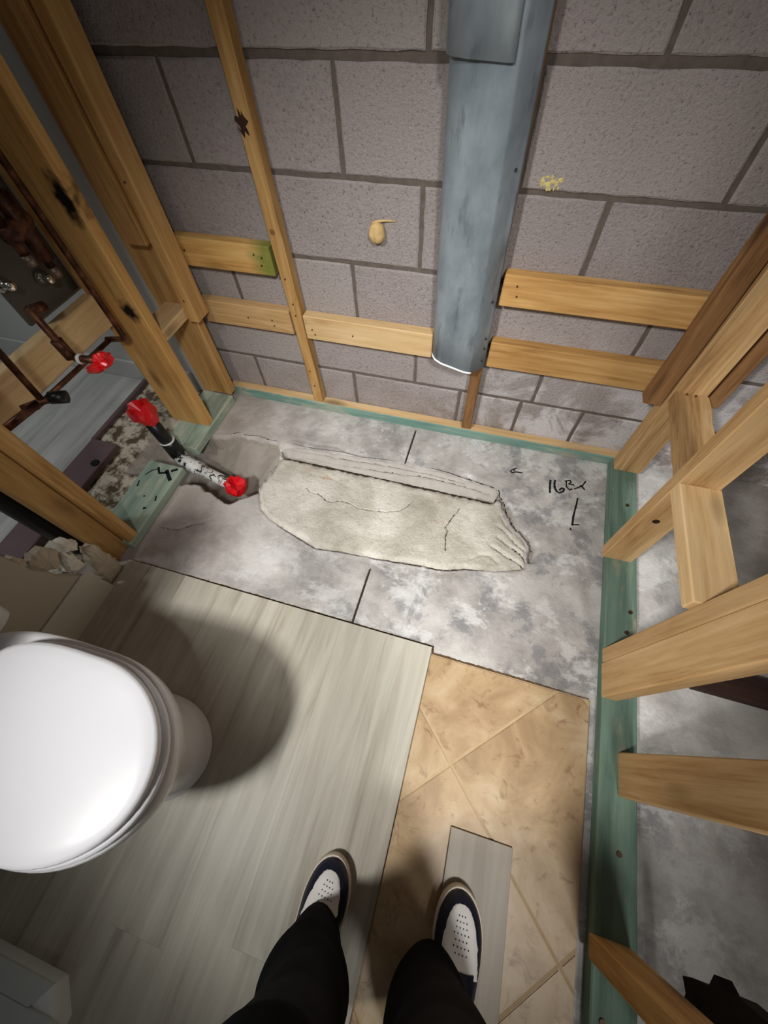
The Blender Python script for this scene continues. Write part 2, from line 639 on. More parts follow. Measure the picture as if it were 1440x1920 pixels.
def roughen(poly, step, amp, seed):
    r = random.Random(seed)
    out = []
    n = len(poly)
    for i in range(n):
        a = Vector(poly[i])
        b = Vector(poly[(i + 1) % n])
        k = max(1, int((b - a).length / step))
        nrm = Vector((-(b - a).y, (b - a).x)).normalized()
        for j in range(k):
            p = a.lerp(b, j / k)
            if j or amp:
                p = p + nrm * r.uniform(-amp, amp)
            out.append((p.x, p.y))
    return out


# ================================================================== SETTING
# ------------------------------------------------------------------ floor slab
HOLE = [(-1.25, -0.33), (-1.05, -0.305), (-0.985, -0.285), (-0.955, -0.262), (-0.90, -0.262), (-0.83, -0.262), (-0.765, -0.262),
        (-0.722, -0.312), (-0.722, -0.40), (-0.738, -0.46), (-0.73, -0.515), (-0.755, -0.538), (-0.79, -0.56), (-0.815, -0.588),
        (-0.87, -0.568), (-0.93, -0.557), (-0.968, -0.532), (-1.05, -0.556), (-1.25, -0.56)]
BEVEL_TOP = [(-0.76, -0.264), (-0.667, -0.262), (-0.58, -0.258), (-0.485, -0.25), (-0.35, -0.247), (-0.224, -0.236), (-0.15, -0.243), (-0.073, -0.238),
             (0.0, -0.25), (0.054, -0.256), (0.134, -0.262)]
PATCH = [(-0.712, -0.321), (-0.508, -0.320), (-0.333, -0.319), (-0.16, -0.320), (0.0, -0.319), (0.135, -0.320), (0.150, -0.305), (0.172, -0.334),
         (0.192, -0.372), (0.21, -0.404), (0.24, -0.428), (0.262, -0.447), (0.277, -0.474), (0.268, -0.505), (0.276, -0.53), (0.272, -0.561),
         (0.18, -0.594), (0.078, -0.612), (0.011, -0.634), (-0.078, -0.640), (-0.161, -0.648), (-0.224, -0.655), (-0.339, -0.662),
         (-0.433, -0.672), (-0.538, -0.641), (-0.636, -0.611), (-0.69, -0.579), (-0.728, -0.515), (-0.738, -0.467), (-0.724, -0.397),
         (-0.728, -0.345)]
HOLE_R = roughen(HOLE, 0.016, 0.006, 3)
PATCH_R = roughen(PATCH, 0.012, 0.0034, 5)
BAND = BEVEL_TOP + [(0.15, -0.285), (0.145, -0.318), (-0.72, -0.322)]
xs = sorted(set(np.round(np.concatenate([
    np.linspace(-2.4, -1.22, 12), np.arange(-1.22, 0.31, 0.006), np.linspace(0.31, 0.62, 26), np.linspace(0.62, 1.6, 12),
    np.array([-0.231, -0.2290, -0.2282, -0.2218, -0.2210, -0.219])]), 4)))
ys = sorted(set(np.round(np.concatenate([np.linspace(-2.5, -0.92, 20), np.arange(-0.92, -0.04, 0.006), np.array([-0.306, -0.307, -0.3245, -0.3255]), np.linspace(-0.04, 0.12, 6)]), 4)))
nx, ny = len(xs), len(ys)
GX, GY = np.meshgrid(np.array(xs), np.array(ys), indexing='ij')
P = np.stack([GX.ravel(), GY.ravel()], 1)
h = 0.0016 * fill_noise(P, 9, 1) + 0.0010 * fill_noise(P, 31, 2)
fine = (P[:, 0] > -1.25) & (P[:, 0] < 0.5) & (P[:, 1] > -0.9) & (P[:, 1] < -0.05)
# broken hole round the drain
ins = inside(P, HOLE_R)
de = dist_line(P, HOLE_R, True)
back = np.clip((-0.26 - P[:, 1]) / 0.20, 0, 1)
deep = -(0.034 + 0.085 * back ** 1.1 + 0.03 * np.clip((-0.93 - P[:, 0]) / 0.08, 0, 1)) + 0.004 * fill_noise(P, 40, 4)
rightfade = np.clip((-0.72 - P[:, 0]) / 0.10, 0, 1)
deep = deep * (0.35 + 0.65 * np.maximum(rightfade, back))
h = np.where(ins, h * 0.3 + deep * np.clip(de / 0.007, 0, 1), h)
# trowelled bevel down to the back of the patch
ib = inside(P, BAND) & ~ins
db = dist_line(P, BEVEL_TOP)
slope = -np.clip((db - 0.004) / 0.055, 0, 1) ** 1.1 * 0.042 - 0.003 * np.clip(db / 0.004, 0, 1)
h = np.where(ib, slope + 0.0012 * fill_noise(P * np.array([1, 6]), 30, 6), h)
for rl, rd in (([(-0.70, -0.275), (-0.55, -0.268), (-0.40, -0.262), (-0.25, -0.25), (-0.10, -0.25), (0.02, -0.262)], 0.007), ([(-0.30, -0.272), (-0.18, -0.262), (-0.08, -0.262), (0.06, -0.275), (0.12, -0.285)], 0.006),
               ([(-0.72, -0.27), (-0.66, -0.262), (-0.6, -0.266)], 0.008)):
    h = np.where(ib, h - rd * np.exp(-(dist_line(P, rl) / 0.0045) ** 2), h)
ridge = [(-0.66, -0.29), (-0.5, -0.283), (-0.35, -0.283), (-0.2, -0.272), (-0.05, -0.268), (0.1, -0.285)]
h = np.where(ib, h - 0.007 * np.exp(-(dist_line(P, ridge) / 0.0045) ** 2), h)
h = np.where((P[:, 1] < -0.3065) & (P[:, 1] > -0.325) & (P[:, 0] > -0.715) & (P[:, 0] < 0.14), -0.065, h)
# bed under the patch
ip = inside(P, PATCH)
dp = dist_line(P, PATCH, True)
h = np.where(ip & ~ins & (P[:, 1] < -0.325), -0.028 * np.clip(dp / 0.012, 0, 1) + np.where(P[:, 1] > -0.34, -0.018, 0) * np.clip(dp / 0.006, 0, 1), h)
# gouge along the right end of the patch
lip = [(-0.25, -0.672), (-0.161, -0.662), (-0.078, -0.655), (0.011, -0.649), (0.06, -0.63)]
h = np.where(~ip, h - 0.003 * np.exp(-(dist_line(P, lip) / 0.010) ** 2), h)
lip2 = [(-0.43, -0.684), (-0.538, -0.652), (-0.636, -0.622), (-0.7, -0.588)]
h = np.where(~ip, h - 0.002 * np.exp(-(dist_line(P, lip2) / 0.008) ** 2), h)
gouge = [(0.15, -0.29), (0.182, -0.334), (0.218, -0.398), (0.268, -0.437), (0.288, -0.472), (0.284, -0.52)]
h = np.where(~ip, h - 0.03 * np.exp(-(dist_line(P, gouge) / 0.010) ** 2), h)
# sawn joint
cut = (np.abs(P[:, 0] + 0.225) < 0.0036) & (((P[:, 1] > -0.232) & (P[:, 1] < -0.048)) | ((P[:, 1] > -0.89) & (P[:, 1] < -0.69)))
h = np.where(cut, -0.035, h)
# hairline cracks and scratches
for ln, dpt, wd in (([(-1.0, -0.74), (-0.94, -0.735), (-0.9, -0.70), (-0.86, -0.68)], 0.005, 0.004),
                    ([(-0.70, -0.225), (-0.60, -0.232), (-0.52, -0.222), (-0.46, -0.236)], 0.004, 0.005),
                    ([(-0.01, -0.235), (0.05, -0.236), (0.10, -0.25), (0.02, -0.24)], 0.006, 0.006)):
    h = h - dpt * np.exp(-(dist_line(P, ln) / wd) ** 2)
V = np.concatenate([P, h[:, None]], 1)
idx = np.arange(nx * ny).reshape(nx, ny)
Fq = np.stack([idx[:-1, :-1].ravel(), idx[1:, :-1].ravel(), idx[1:, 1:].ravel(), idx[:-1, 1:].ravel()], 1)
me = mesh_from('floor', V, Fq, True)
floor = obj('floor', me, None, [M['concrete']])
tag(floor, 'bare grey concrete slab with a sawn joint and a broken hole', None, kind='structure')

# mortar patch
inner = []
xx = np.arange(-0.75, 0.29, 0.0055)
yy = np.arange(-0.69, -0.29, 0.0055)
G = np.stack(np.meshgrid(xx, yy, indexing='ij'), -1).reshape(-1, 2)
G[:, 0] += rng.uniform(-0.0012, 0.0012, len(G))
G[:, 1] += rng.uniform(-0.0012, 0.0012, len(G))
keep = inside(G, PATCH_R) & (dist_line(G, PATCH_R, True) > 0.003)
G = G[keep]
CR = [[(-0.56, -0.44), (-0.542, -0.453), (-0.50, -0.455), (-0.47, -0.474), (-0.447, -0.477), (-0.41, -0.46), (-0.379, -0.462), (-0.34, -0.476), (-0.301, -0.474), (-0.24, -0.466), (-0.188, -0.443), (-0.17, -0.42), (-0.152, -0.386)],
      [(0.019, -0.376), (0.012, -0.395), (0.003, -0.415), (-0.004, -0.44), (-0.016, -0.466), (-0.004, -0.48), (-0.006, -0.51), (0.0, -0.535), (0.003, -0.558)],
      [(-0.62, -0.36), (-0.55, -0.37), (-0.46, -0.372), (-0.40, -0.392)]]
extra = []
for c in CR[:2]:
    for a, b in zip(c[:-1], c[1:]):
        a, b = np.array(a), np.array(b)
        nrm = np.array([-(b - a)[1], (b - a)[0]]) / np.linalg.norm(b - a)
        k = max(2, int(np.linalg.norm(b - a) / 0.005))
        for j in range(k):
            p = a + (b - a) * j / k
            for o_ in (-0.0013, 0, 0.0013):
                extra.append(p + nrm * o_)
extra = np.array(extra)
dl = np.minimum(dist_line(G, CR[0]), dist_line(G, CR[1]))
G = np.concatenate([G[dl > 0.004], extra])
bpts = [Vector(p) for p in PATCH_R]
allp = bpts + [Vector(p) for p in G]
nb = len(bpts)
res = delaunay_2d_cdt(allp, [(i, (i + 1) % nb) for i in range(nb)], [], 1, 1e-6)
Q = np.array([tuple(v) for v in res[0]])
tris = [f for f in res[2]]
db = dist_line(Q, PATCH_R, True)
frontness = np.clip((-0.33 - Q[:, 1]) / 0.28, 0, 1)
z = -0.017 + 0.023 * frontness + 0.004 * fill_noise(Q, 11, 8) + 0.002 * fill_noise(Q, 45, 9) + 0.0012 * fill_noise(Q, 120, 19)
left = np.clip((-0.62 - Q[:, 0]) / 0.1, 0, 1)
z = z - np.maximum(np.clip(1 - db / 0.016, 0, 1) ** 1.6 * 0.013 * (0.5 + frontness), 0)
z = z + 0.005 * left * np.exp(-((db - 0.014) / 0.01) ** 2)
for c in CR[:2]:
    z = z - 0.024 * (dist_line(Q, c) < 0.0007)
z = z - 0.002 * np.exp(-(dist_line(Q, CR[2]) / 0.004) ** 2)
# torn folds at the right end
for ln, dpt, wd in (([(0.15, -0.50), (0.20, -0.525), (0.24, -0.538), (0.272, -0.558)], 0.013, 0.0035),
                    ([(0.17, -0.46), (0.21, -0.485), (0.25, -0.505), (0.275, -0.53)], 0.011, 0.0035),
                    ([(0.16, -0.41), (0.19, -0.43), (0.23, -0.47), (0.27, -0.492)], 0.006, 0.004),
                    ([(0.09, -0.57), (0.12, -0.545), (0.15, -0.54), (0.18, -0.56)], 0.006, 0.005),
                    ([(0.17, -0.36), (0.19, -0.40), (0.22, -0.425)], 0.008, 0.005)):
    z = z - dpt * np.exp(-(dist_line(Q, ln) / wd) ** 2)
    off = [(a + 0.006, b + 0.012) for a, b in ln]
    z = z + dpt * 0.10 * np.exp(-(dist_line(Q, off) / (wd * 1.4)) ** 2)
# skirt so that the patch has thickness
vb = [(p[0], p[1], zz) for p, zz in zip(Q, z)]
orig = {}
for i, lst in enumerate(res[3]):
    for k in lst:
        orig[k] = i
loop = [orig[i] for i in range(nb)]
n0 = len(vb)
for i in loop:
    vb.append((vb[i][0], vb[i][1], -0.045))
fcs = [tuple(f) for f in tris]
for k in range(nb):
    a, b = loop[k], loop[(k + 1) % nb]
    fcs.append((a, n0 + k, n0 + (k + 1) % nb, b))
me = mesh_from('concrete_patch', vb, fcs, True)
bm = bmesh.new()
bm.from_mesh(me)
bmesh.ops.recalc_face_normals(bm, faces=bm.faces)
bm.to_mesh(me)
bm.free()
patch = obj('concrete_patch', me, floor, [M['patch']])
patch['label'] = 'cream trowelled mortar patch with two cracks and torn right end'

# trowelled mortar fillet behind the patch
M['cement'] = plain('smooth_grey_cement', srgb(174, 169, 162), 0.9, 0.12, var=0.09, scale=26)
M['dirt_shade'] = plain('dirt_and_shade_in_cracks', srgb(58, 50, 42), 0.95, 0.05, var=0.3, scale=60)  # dark colour painting both dirt and shade inside cracks and gaps
M['adhesive_shade'] = plain('brown_adhesive_and_shade', srgb(92, 70, 46), 0.8, 0.2, var=0.35, scale=50)
FIL = [(-0.735, -0.285)] + [(x, y - 0.004) for x, y in BEVEL_TOP[1:]] + [(0.148, -0.282), (0.138, -0.3055), (-0.70, -0.3055)]
FIL_R = roughen(FIL, 0.012, 0.003, 31)
Gf = np.stack(np.meshgrid(np.arange(-0.74, 0.15, 0.0065), np.arange(-0.306, -0.23, 0.0035), indexing='ij'), -1).reshape(-1, 2)
Gf = Gf[inside(Gf, FIL_R) & (dist_line(Gf, FIL_R, True) > 0.002)]
nbf = len(FIL_R)
rf = delaunay_2d_cdt([Vector(p) for p in FIL_R] + [Vector(p) for p in Gf], [(i, (i + 1) % nbf) for i in range(nbf)], [], 1, 1e-6)
Qf = np.array([tuple(v) for v in rf[0]])
dbf = dist_line(Qf, BEVEL_TOP)
zfil = -np.clip((dbf - 0.004) / 0.055, 0, 1) ** 1.1 * 0.036 + 0.003 - 0.003 * np.clip(1 - dist_line(Qf, FIL_R, True) / 0.006, 0, 1)
zfil += 0.0035 * fill_noise(Qf * np.array([1, 9]), 26, 41) + 0.0012 * fill_noise(Qf, 90, 42)
ribs = [[(-0.70, -0.279), (-0.55, -0.272), (-0.40, -0.266), (-0.25, -0.256), (-0.10, -0.256), (0.02, -0.266)],
        [(-0.62, -0.292), (-0.45, -0.288), (-0.30, -0.280), (-0.18, -0.270), (-0.08, -0.268), (0.06, -0.279), (0.12, -0.287)]]
for rb_ in ribs:
    d_ = dist_line(Qf, rb_)
    zfil += -0.006 * np.exp(-(d_ / 0.0035) ** 2)
fil = obj('mortar_fillet', mesh_from('mortar_fillet', np.concatenate([Qf, zfil[:, None]], 1), rf[2], True), floor, [M['cement']])
fil['label'] = 'smooth trowelled cement slope behind the mortar patch'


def on_surface(Qs, zs):
    def f(x, y):
        return float(zs[np.argmin((Qs[:, 0] - x) ** 2 + (Qs[:, 1] - y) ** 2)])
    return f


def crack(line, w, zfun, parent, mat='dirt_shade', seed=0, name='crack'):
    r = random.Random(seed)
    pts_ = []
    for a, b in zip(line[:-1], line[1:]):
        a, b = Vector(a), Vector(b)
        k_ = max(1, int((b - a).length / 0.006))
        for q in range(k_):
            p = a.lerp(b, q / k_)
            pts_.append(Vector((p.x + r.uniform(-0.001, 0.001), p.y + r.uniform(-0.001, 0.001))))
    pts_.append(Vector(line[-1]))
    v_, f_ = [], []
    n_ = len(pts_)
    for i_, p in enumerate(pts_):
        t_ = (pts_[min(i_ + 1, n_ - 1)] - pts_[max(i_ - 1, 0)]).normalized()
        ww = w * r.uniform(0.55, 1.25) * min(1, 0.3 + 4 * min(i_, n_ - 1 - i_) / n_)
        nn = Vector((-t_.y, t_.x)) * ww
        zz = zfun(p.x, p.y)
        for q, dz in ((p - nn, 0.0006), (p + nn, 0.0006), (p + nn, -0.006), (p - nn, -0.006)):
            v_.append((q.x, q.y, zz + dz))
    for i_ in range(n_ - 1):
        for k_ in range(4):
            a = i_ * 4 + k_
            b = i_ * 4 + (k_ + 1) % 4
            f_.append((a, b, b + 4, a + 4))
    f_.append((3, 2, 1, 0))
    e_ = (n_ - 1) * 4
    f_.append((e_, e_ + 1, e_ + 2, e_ + 3))
    me_ = mesh_from(name, v_, f_)
    bm_ = bmesh.new()
    bm_.from_mesh(me_)
    bmesh.ops.recalc_face_normals(bm_, faces=bm_.faces)
    bm_.to_mesh(me_)
    bm_.free()
    return obj(name, me_, parent, [M[mat]])


zp = on_surface(Q, z)
zs_ = on_surface(P[fine], h[fine])
zfl = on_surface(Qf, zfil)
for q_, (ln, w_) in enumerate(((CR[0], 0.0011), (CR[1], 0.0014), ([(0.17, -0.512), (0.21, -0.529), (0.24, -0.539), (0.27, -0.558)], 0.0024), ([(0.19, -0.474), (0.22, -0.490), (0.25, -0.506), (0.273, -0.529)], 0.0022),
                              ([(0.17, -0.415), (0.20, -0.44), (0.23, -0.47), (0.268, -0.492)], 0.0012))):
    crack(ln, w_, zp, patch, seed=q_)
for q_, (ln, w_) in enumerate((([(-0.71, -0.312), (-0.5, -0.3125), (-0.333, -0.312), (-0.16, -0.3125), (0.0, -0.312), (0.135, -0.312)], 0.0036),)):
    crack(ln, w_, lambda x, y: -0.03, floor, seed=50, name='joint_dirt_shade')  # dark strip stands in for the shaded gap behind the patch
for q_, ln in enumerate(ribs):
    crack(ln[1:], 0.0010, zfl, fil, seed=60 + q_)
for q_, (ln, w_) in enumerate((([(-0.70, -0.252), (-0.62, -0.256), (-0.56, -0.25), (-0.48, -0.243), (-0.40, -0.247), (-0.33, -0.238), (-0.27, -0.232)], 0.0011),
                              ([(-0.12, -0.232), (-0.06, -0.234), (0.0, -0.243), (0.06, -0.25)], 0.0016),
                              ([(0.03, -0.238), (0.045, -0.25), (0.10, -0.255), (0.145, -0.268), (0.175, -0.31), (0.20, -0.37), (0.24, -0.415), (0.275, -0.445), (0.29, -0.475), (0.286, -0.51)], 0.0022),
                              ([(-0.24, -0.6585), (-0.161, -0.651), (-0.078, -0.643), (0.011, -0.637), (0.078, -0.615), (0.12, -0.607)], 0.0017),
                              ([(-0.60, -0.625), (-0.538, -0.644), (-0.433, -0.675), (-0.339, -0.665), (-0.27, -0.66)], 0.0010),
                              ([(-1.02, -0.745), (-0.95, -0.74), (-0.90, -0.705), (-0.86, -0.688)], 0.0008),
                              ([(-0.99, -0.277), (-0.955, -0.257), (-0.90, -0.258), (-0.85, -0.25), (-0.80, -0.258), (-0.765, -0.256)], 0.0012))):
    crack(ln, w_, zs_, floor, seed=70 + q_)
for q_, (ln, w_) in enumerate((([(-0.2255, -0.05), (-0.2250, -0.23)], 0.0021), ([(-0.2255, -0.695), (-0.225, -0.884)], 0.0021))):
    crack(ln, w_, lambda x, y: -0.004, floor, seed=90 + q_, name='joint_dirt_shade')
crack([(-1.03, -0.883), (-0.6, -0.883), (-0.2, -0.8835), (0.033, -0.884), (0.036, -0.902), (0.25, -0.902), (0.478, -0.902)], 0.0026, lambda x, y: 0.0008, floor, 'adhesive_shade', 95, 'adhesive_shade_strip')  # brown strip paints old adhesive and the shade along the flooring edge

# marker writing on the slab
STROKES = [
    [(0.325, -0.171), (0.325, -0.203), (0.327, -0.232)],
    [(0.342, -0.168), (0.34, -0.186), (0.342, -0.201), (0.349, -0.218), (0.36, -0.223), (0.373, -0.213), (0.376, -0.2), (0.367, -0.199), (0.359, -0.212)],
    [(0.376, -0.164), (0.395, -0.155), (0.399, -0.164), (0.39, -0.173), (0.404, -0.173), (0.41, -0.174)],
    [(0.382, -0.164), (0.383, -0.187), (0.395, -0.2), (0.405, -0.192)],
    [(0.411, -0.191), (0.427, -0.18), (0.441, -0.166), (0.451, -0.144)],
    [(0.43, -0.17), (0.439, -0.174), (0.448, -0.185)],
    [(0.425, -0.229), (0.422, -0.256), (0.417, -0.286), (0.413, -0.313), (0.411, -0.35)],
    [(0.408, -0.348), (0.434, -0.341)],
    [(0.404, -0.363), (0.408, -0.371)],
    [(0.176, -0.169), (0.183, -0.157), (0.198, -0.149)],
    [(0.176, -0.169), (0.183, -0.173), (0.197, -0.166), (0.221, -0.165)],
    [(0.186, -0.158), (0.193, -0.162)]]
WID = [0.0046, 0.0044, 0.003, 0.0026, 0.003, 0.003, 0.0036, 0.002, 0.0028, 0.0024, 0.0024, 0.002]


def ribbon(name, strokes, widths, zz, mat, parent, thick=0.0007):
    vs, fs = [], []
    for s, w in zip(strokes, widths):
        pts = [Vector((a, b)) for a, b in s]
        dense = []
        for a, b in zip(pts[:-1], pts[1:]):
            for k in range(4):
                dense.append(a.lerp(b, k / 4))
        dense.append(pts[-1])
        base = len(vs)
        n = len(dense)
        for i, p in enumerate(dense):
            t = (dense[min(i + 1, n - 1)] - dense[max(i - 1, 0)]).normalized()
            nn = Vector((-t.y, t.x)) * w * random.uniform(0.75, 1.1)
            for q, hh in ((p - nn, zz - 0.002), (p - nn * 0.9, zz + thick), (p + nn * 0.9, zz + thick), (p + nn, zz - 0.002)):
                vs.append((q.x, q.y, hh))
        for i in range(n - 1):
            for k in range(3):
                a = base + i * 4 + k
                fs.append((a, a + 1, a + 5, a + 4))
        fs.append((base, base + 1, base + 2, base + 3))
        e = base + (n - 1) * 4
        fs.append((e + 3, e + 2, e + 1, e))
    me = mesh_from(name, vs, fs)
    o = obj(name, me, parent, [mat])
    return o


wr = ribbon('marker_writing', STROKES, WID, 0.0009, M['marker'], floor)
wr['label'] = 'black marker dimension, arrow and tick written on the concrete'

# ------------------------------------------------------------------ block wall
wall = obj('wall_back', mesh_from('wall_back', [(-1.6, 0.0045, -0.02), (1.7, 0.0045, -0.02), (1.7, 0.0045, 2.3), (-1.6, 0.0045, 2.3),
                                              (-1.6, 0.2, -0.02), (1.7, 0.2, -0.02), (1.7, 0.2, 2.3), (-1.6, 0.2, 2.3)],
                                [(0, 1, 2, 3), (5, 4, 7, 6), (4, 0, 3, 7), (1, 5, 6, 2), (3, 2, 6, 7), (4, 5, 1, 0)]), None, [M['mortar']])
tag(wall, 'mauve grey cinder block wall with mortar joints', None, kind='structure')
CH = 0.2032
JW = 0.0120


def block_mesh(w, hgt, seed):
    """face of a block: slightly ragged outline, bevelled arris, 16 mm deep front shell"""
    r = random.Random(seed)
    hw, hh = w / 2, hgt / 2
    ring = []
    nxs, nzs = max(3, int(w / 0.03)), max(3, int(hgt / 0.03))
    for i in range(nxs):
        ring.append((-hw + w * i / nxs, -hh))
    for i in range(nzs):
        ring.append((hw, -hh + hgt * i / nzs))
    for i in range(nxs):
        ring.append((hw - w * i / nxs, hh))
    for i in range(nzs):
        ring.append((-hw, hh - hgt * i / nzs))
    n = len(ring)
    vs = []
    for (x, zc) in ring:
        vs.append((x, 0.03, zc))
    for (x, zc) in ring:
        j = r.uniform(-0.0012, 0.0012)
        vs.append((x + j, 0.003, zc + r.uniform(-0.0012, 0.0012)))
    for (x, zc) in ring:
        k = 0.003 + r.uniform(0, 0.002)
        vs.append((x - math.copysign(k, x) * (abs(x) > hw - 1e-6), 0.0, zc - math.copysign(k, zc) * (abs(zc) > hh - 1e-6)))
    fs = []
    for a in (0, 1):
        for i in range(n):
            j = (i + 1) % n
            fs.append((a * n + i, a * n + j, (a + 1) * n + j, (a + 1) * n + i))
    fs.append(tuple(2 * n + i for i in range(n)))
    me = mesh_from('cinder_block', vs, fs)
    me.materials.append(M['block'])
    return me


EVEN = [-1.76, -1.325, -0.891, -0.457, -0.024, 0.41, 0.845, 1.28, 1.714]
ODD = [-1.55, -1.118, -0.685, -0.25, 0.184, 0.62, 1.054, 1.49, 1.92]
ROW0 = [-1.8, -1.362, -0.93, -0.497, -0.075, 0.15, 0.365, 0.80, 1.235, 1.67]
cache = {}
for row in range(11):
    js = ROW0 if row == 0 else (ODD if row % 2 else EVEN)
    z0 = row * CH - 0.01
    jw = 0.017 if row in (4,) else JW
    ztop = z0 + CH - (JW / 2 if row != 4 else 0.008)
    zbot = z0 + (JW / 2 if row != 5 else 0.008)
    for a, b in zip(js[:-1], js[1:]):
        w = round(b - a - JW, 3)
        hgt = ztop - zbot
        key = (round(w, 2), round(hgt, 3), random.randint(0, 2))
        if key not in cache:
            cache[key] = block_mesh(w, hgt, hash(key) & 0xffff)
        o = obj('cinder_block', cache[key], wall)
        o.location = ((a + b) / 2, random.uniform(-0.0012, 0.0006), (ztop + zbot) / 2)

# ------------------------------------------------------------------ drywall stub on the left, far room wall, far room trim
edge = [(-0.976, 0.0), (-0.985, 0.05), (-0.992, 0.10), (-1.003, 0.143), (-1.02, 0.17), (-1.029, 0.204), (-1.036, 0.24), (-1.045, 0.282),
        (-1.048, 0.33), (-1.054, 0.37), (-1.07, 0.45), (-1.08, 0.55), (-1.10, 0.7), (-1.12, 0.9), (-1.12, 1.2), (-1.13, 1.6), (-1.13, 2.3)]
vs, fs = [], []
for (y, zc) in edge:
    y += random.uniform(-0.004, 0.004)
    vs += [(-1.035, y, zc), (-1.05, y + 0.005, zc), (-1.05, -2.5, zc), (-1.035, -2.5, zc)]
for i in range(len(edge) - 1):
    a = i * 4
    for k in range(4):
        fs.append((a + k, a + (k + 1) % 4, a + 4 + (k + 1) % 4, a + 4 + k))
fs.append((0, 3, 2, 1))
e = (len(edge) - 1) * 4
fs.append((e, e + 1, e + 2, e + 3))
wl = obj('wall_left', mesh_from('wall_left', vs, fs), None, [M['drywall']])
tag(wl, 'beige drywall with a ragged broken edge behind the toilet', None, kind='structure')


def chunk_mesh(name, sx, sy, sz, seed, rough=0.22):
    bm = bmesh.new()
    bmesh.ops.create_icosphere(bm, subdivisions=3, radius=1.0)
    r = random.Random(seed)
    dirs = [Vector((r.uniform(-1, 1), r.uniform(-1, 1), r.uniform(-1, 1))).normalized() for _ in range(9)]
    cuts = [r.uniform(0.55, 0.85) for _ in dirs]
    for v in bm.verts:
        c = v.co.copy()
        for d, k in zip(dirs, cuts):
            t = c.dot(d)
            if t > k:
                c -= d * (t - k)
        c *= 1 + r.uniform(-rough, rough) * 0.18
        v.co = Vector((c.x * sx, c.y * sy, c.z * sz))
    me = bpy.data.meshes.new(name)
    bm.to_mesh(me)
    bm.free()
    return me


def ragged_piece(outline, x0, x1, mat, seed):
    """broken plaster: jagged outline in the wall plane, uneven thickness"""
    r = random.Random(seed)
    o2 = roughen(outline, 0.010, 0.0035, seed)
    n_ = len(o2)
    cy = sum(p[0] for p in o2) / n_
    cz = sum(p[1] for p in o2) / n_
    v_, f_ = [], []
    for (y, zc) in o2:
        v_.append((x0, y, max(zc, 0.0)))
    for (y, zc) in o2:
        v_.append((x1 - r.uniform(0.004, 0.009), y + r.uniform(-0.002, 0.002), max(zc, 0.0)))
    for (y, zc) in o2:
        v_.append((x1 + r.uniform(-0.003, 0.003), cy + (y - cy) * 0.72, max(cz + (zc - cz) * 0.72, 0.001)))
    v_.append((x1 + 0.003, cy, cz))
    for a_ in (0, 1):
        for q in range(n_):
            q2 = (q + 1) % n_
            f_.append((a_ * n_ + q, a_ * n_ + q2, (a_ + 1) * n_ + q2, (a_ + 1) * n_ + q))
    for q in range(n_):
        f_.append((2 * n_ + q, 2 * n_ + (q + 1) % n_, 3 * n_))
    f_.append(tuple(range(n_ - 1, -1, -1)))
    me_ = mesh_from('broken_plaster', v_, f_)
    bm_ = bmesh.new()
    bm_.from_mesh(me_)
    bmesh.ops.recalc_face_normals(bm_, faces=bm_.faces)
    bm_.to_mesh(me_)
    bm_.free()
    return obj('broken_plaster', me_, wl, [M[mat]])


ragged_piece([(-0.907, 0.16), (-0.909, 0.10), (-0.907, 0.07), (-0.915, 0.02), (-0.94, 0.0), (-0.975, 0.0), (-0.985, 0.04), (-0.972, 0.09), (-0.955, 0.135), (-0.93, 0.18)], -1.066, -1.036, 'plaster', 1)
ragged_piece([(-0.94, 0.185), (-0.925, 0.215), (-0.932, 0.25), (-0.955, 0.262), (-0.968, 0.225)], -1.07, -1.045, 'gypsum', 2)
ragged_piece([(-0.968, 0.14), (-0.962, 0.20), (-0.972, 0.236), (-0.99, 0.215), (-1.008, 0.175), (-1.0, 0.15)], -1.066, -1.038, 'gypsum', 3)
ragged_piece([(-0.972, 0.245), (-0.985, 0.29), (-1.015, 0.305), (-1.038, 0.28), (-1.03, 0.23), (-1.01, 0.205), (-0.99, 0.225)], -1.068, -1.040, 'plaster', 4)
ragged_piece([(-1.028, 0.31), (-1.035, 0.345), (-1.055, 0.34), (-1.052, 0.30), (-1.04, 0.295)], -1.066, -1.038, 'plaster', 5)
ragged_piece([(-1.045, 0.36), (-1.05, 0.42), (-1.07, 0.43), (-1.068, 0.365)], -1.066, -1.042, 'plaster', 6)
bb = obj('baseboard_left', box_mesh('baseboard_left', 0.012, 1.5, 0.13, 0.003), None, [M['baseboard']])
bb.location = (-1.0285, -0.985 - 0.75, 0.065 + 0.012)
tag(bb, 'beige baseboard along the drywall behind the toilet', None, kind='structure')

wf = obj('wall_far_left', box_mesh('wall_far_left', 1.25, 0.03, 2.3, 0.0), None, [M['white_paint']])
wf.location = (-1.20 - 0.625, -0.045, 1.15)
tag(wf, 'white painted wall of the room beyond the left studs', None, kind='structure')
bf = obj('baseboard_far_left', box_mesh('baseboard_far_left', 1.2, 0.014, 0.105, 0.004), None, [M['white_paint']])
bf.location = (-1.24 - 0.6, -0.067, 0.0525)
tag(bf, 'white baseboard in the room beyond the left studs', None, kind='structure')
ws = obj('wall_far_side', box_mesh('wall_far_side', 0.03, 2.4, 2.3, 0.0), None, [M['white_paint']])
ws.location = (-2.42, -1.25, 1.15)
tag(ws, 'pale wall on the far side of the next room', None, kind='structure')

# ------------------------------------------------------------------ finished flooring
plank_cache = {}


def plank(x0, x1, y0, y1, z0, z1, mat, name='vinyl_plank', parent=floor, bev=0.00025):
    me = box_mesh(name, x1 - x0, y1 - y0, z1 - z0, bev)
    me.materials.append(M[mat])
    o = obj(name, me, parent)
    o.location = ((x0 + x1) / 2, (y0 + y1) / 2, (z0 + z1) / 2)
    return o


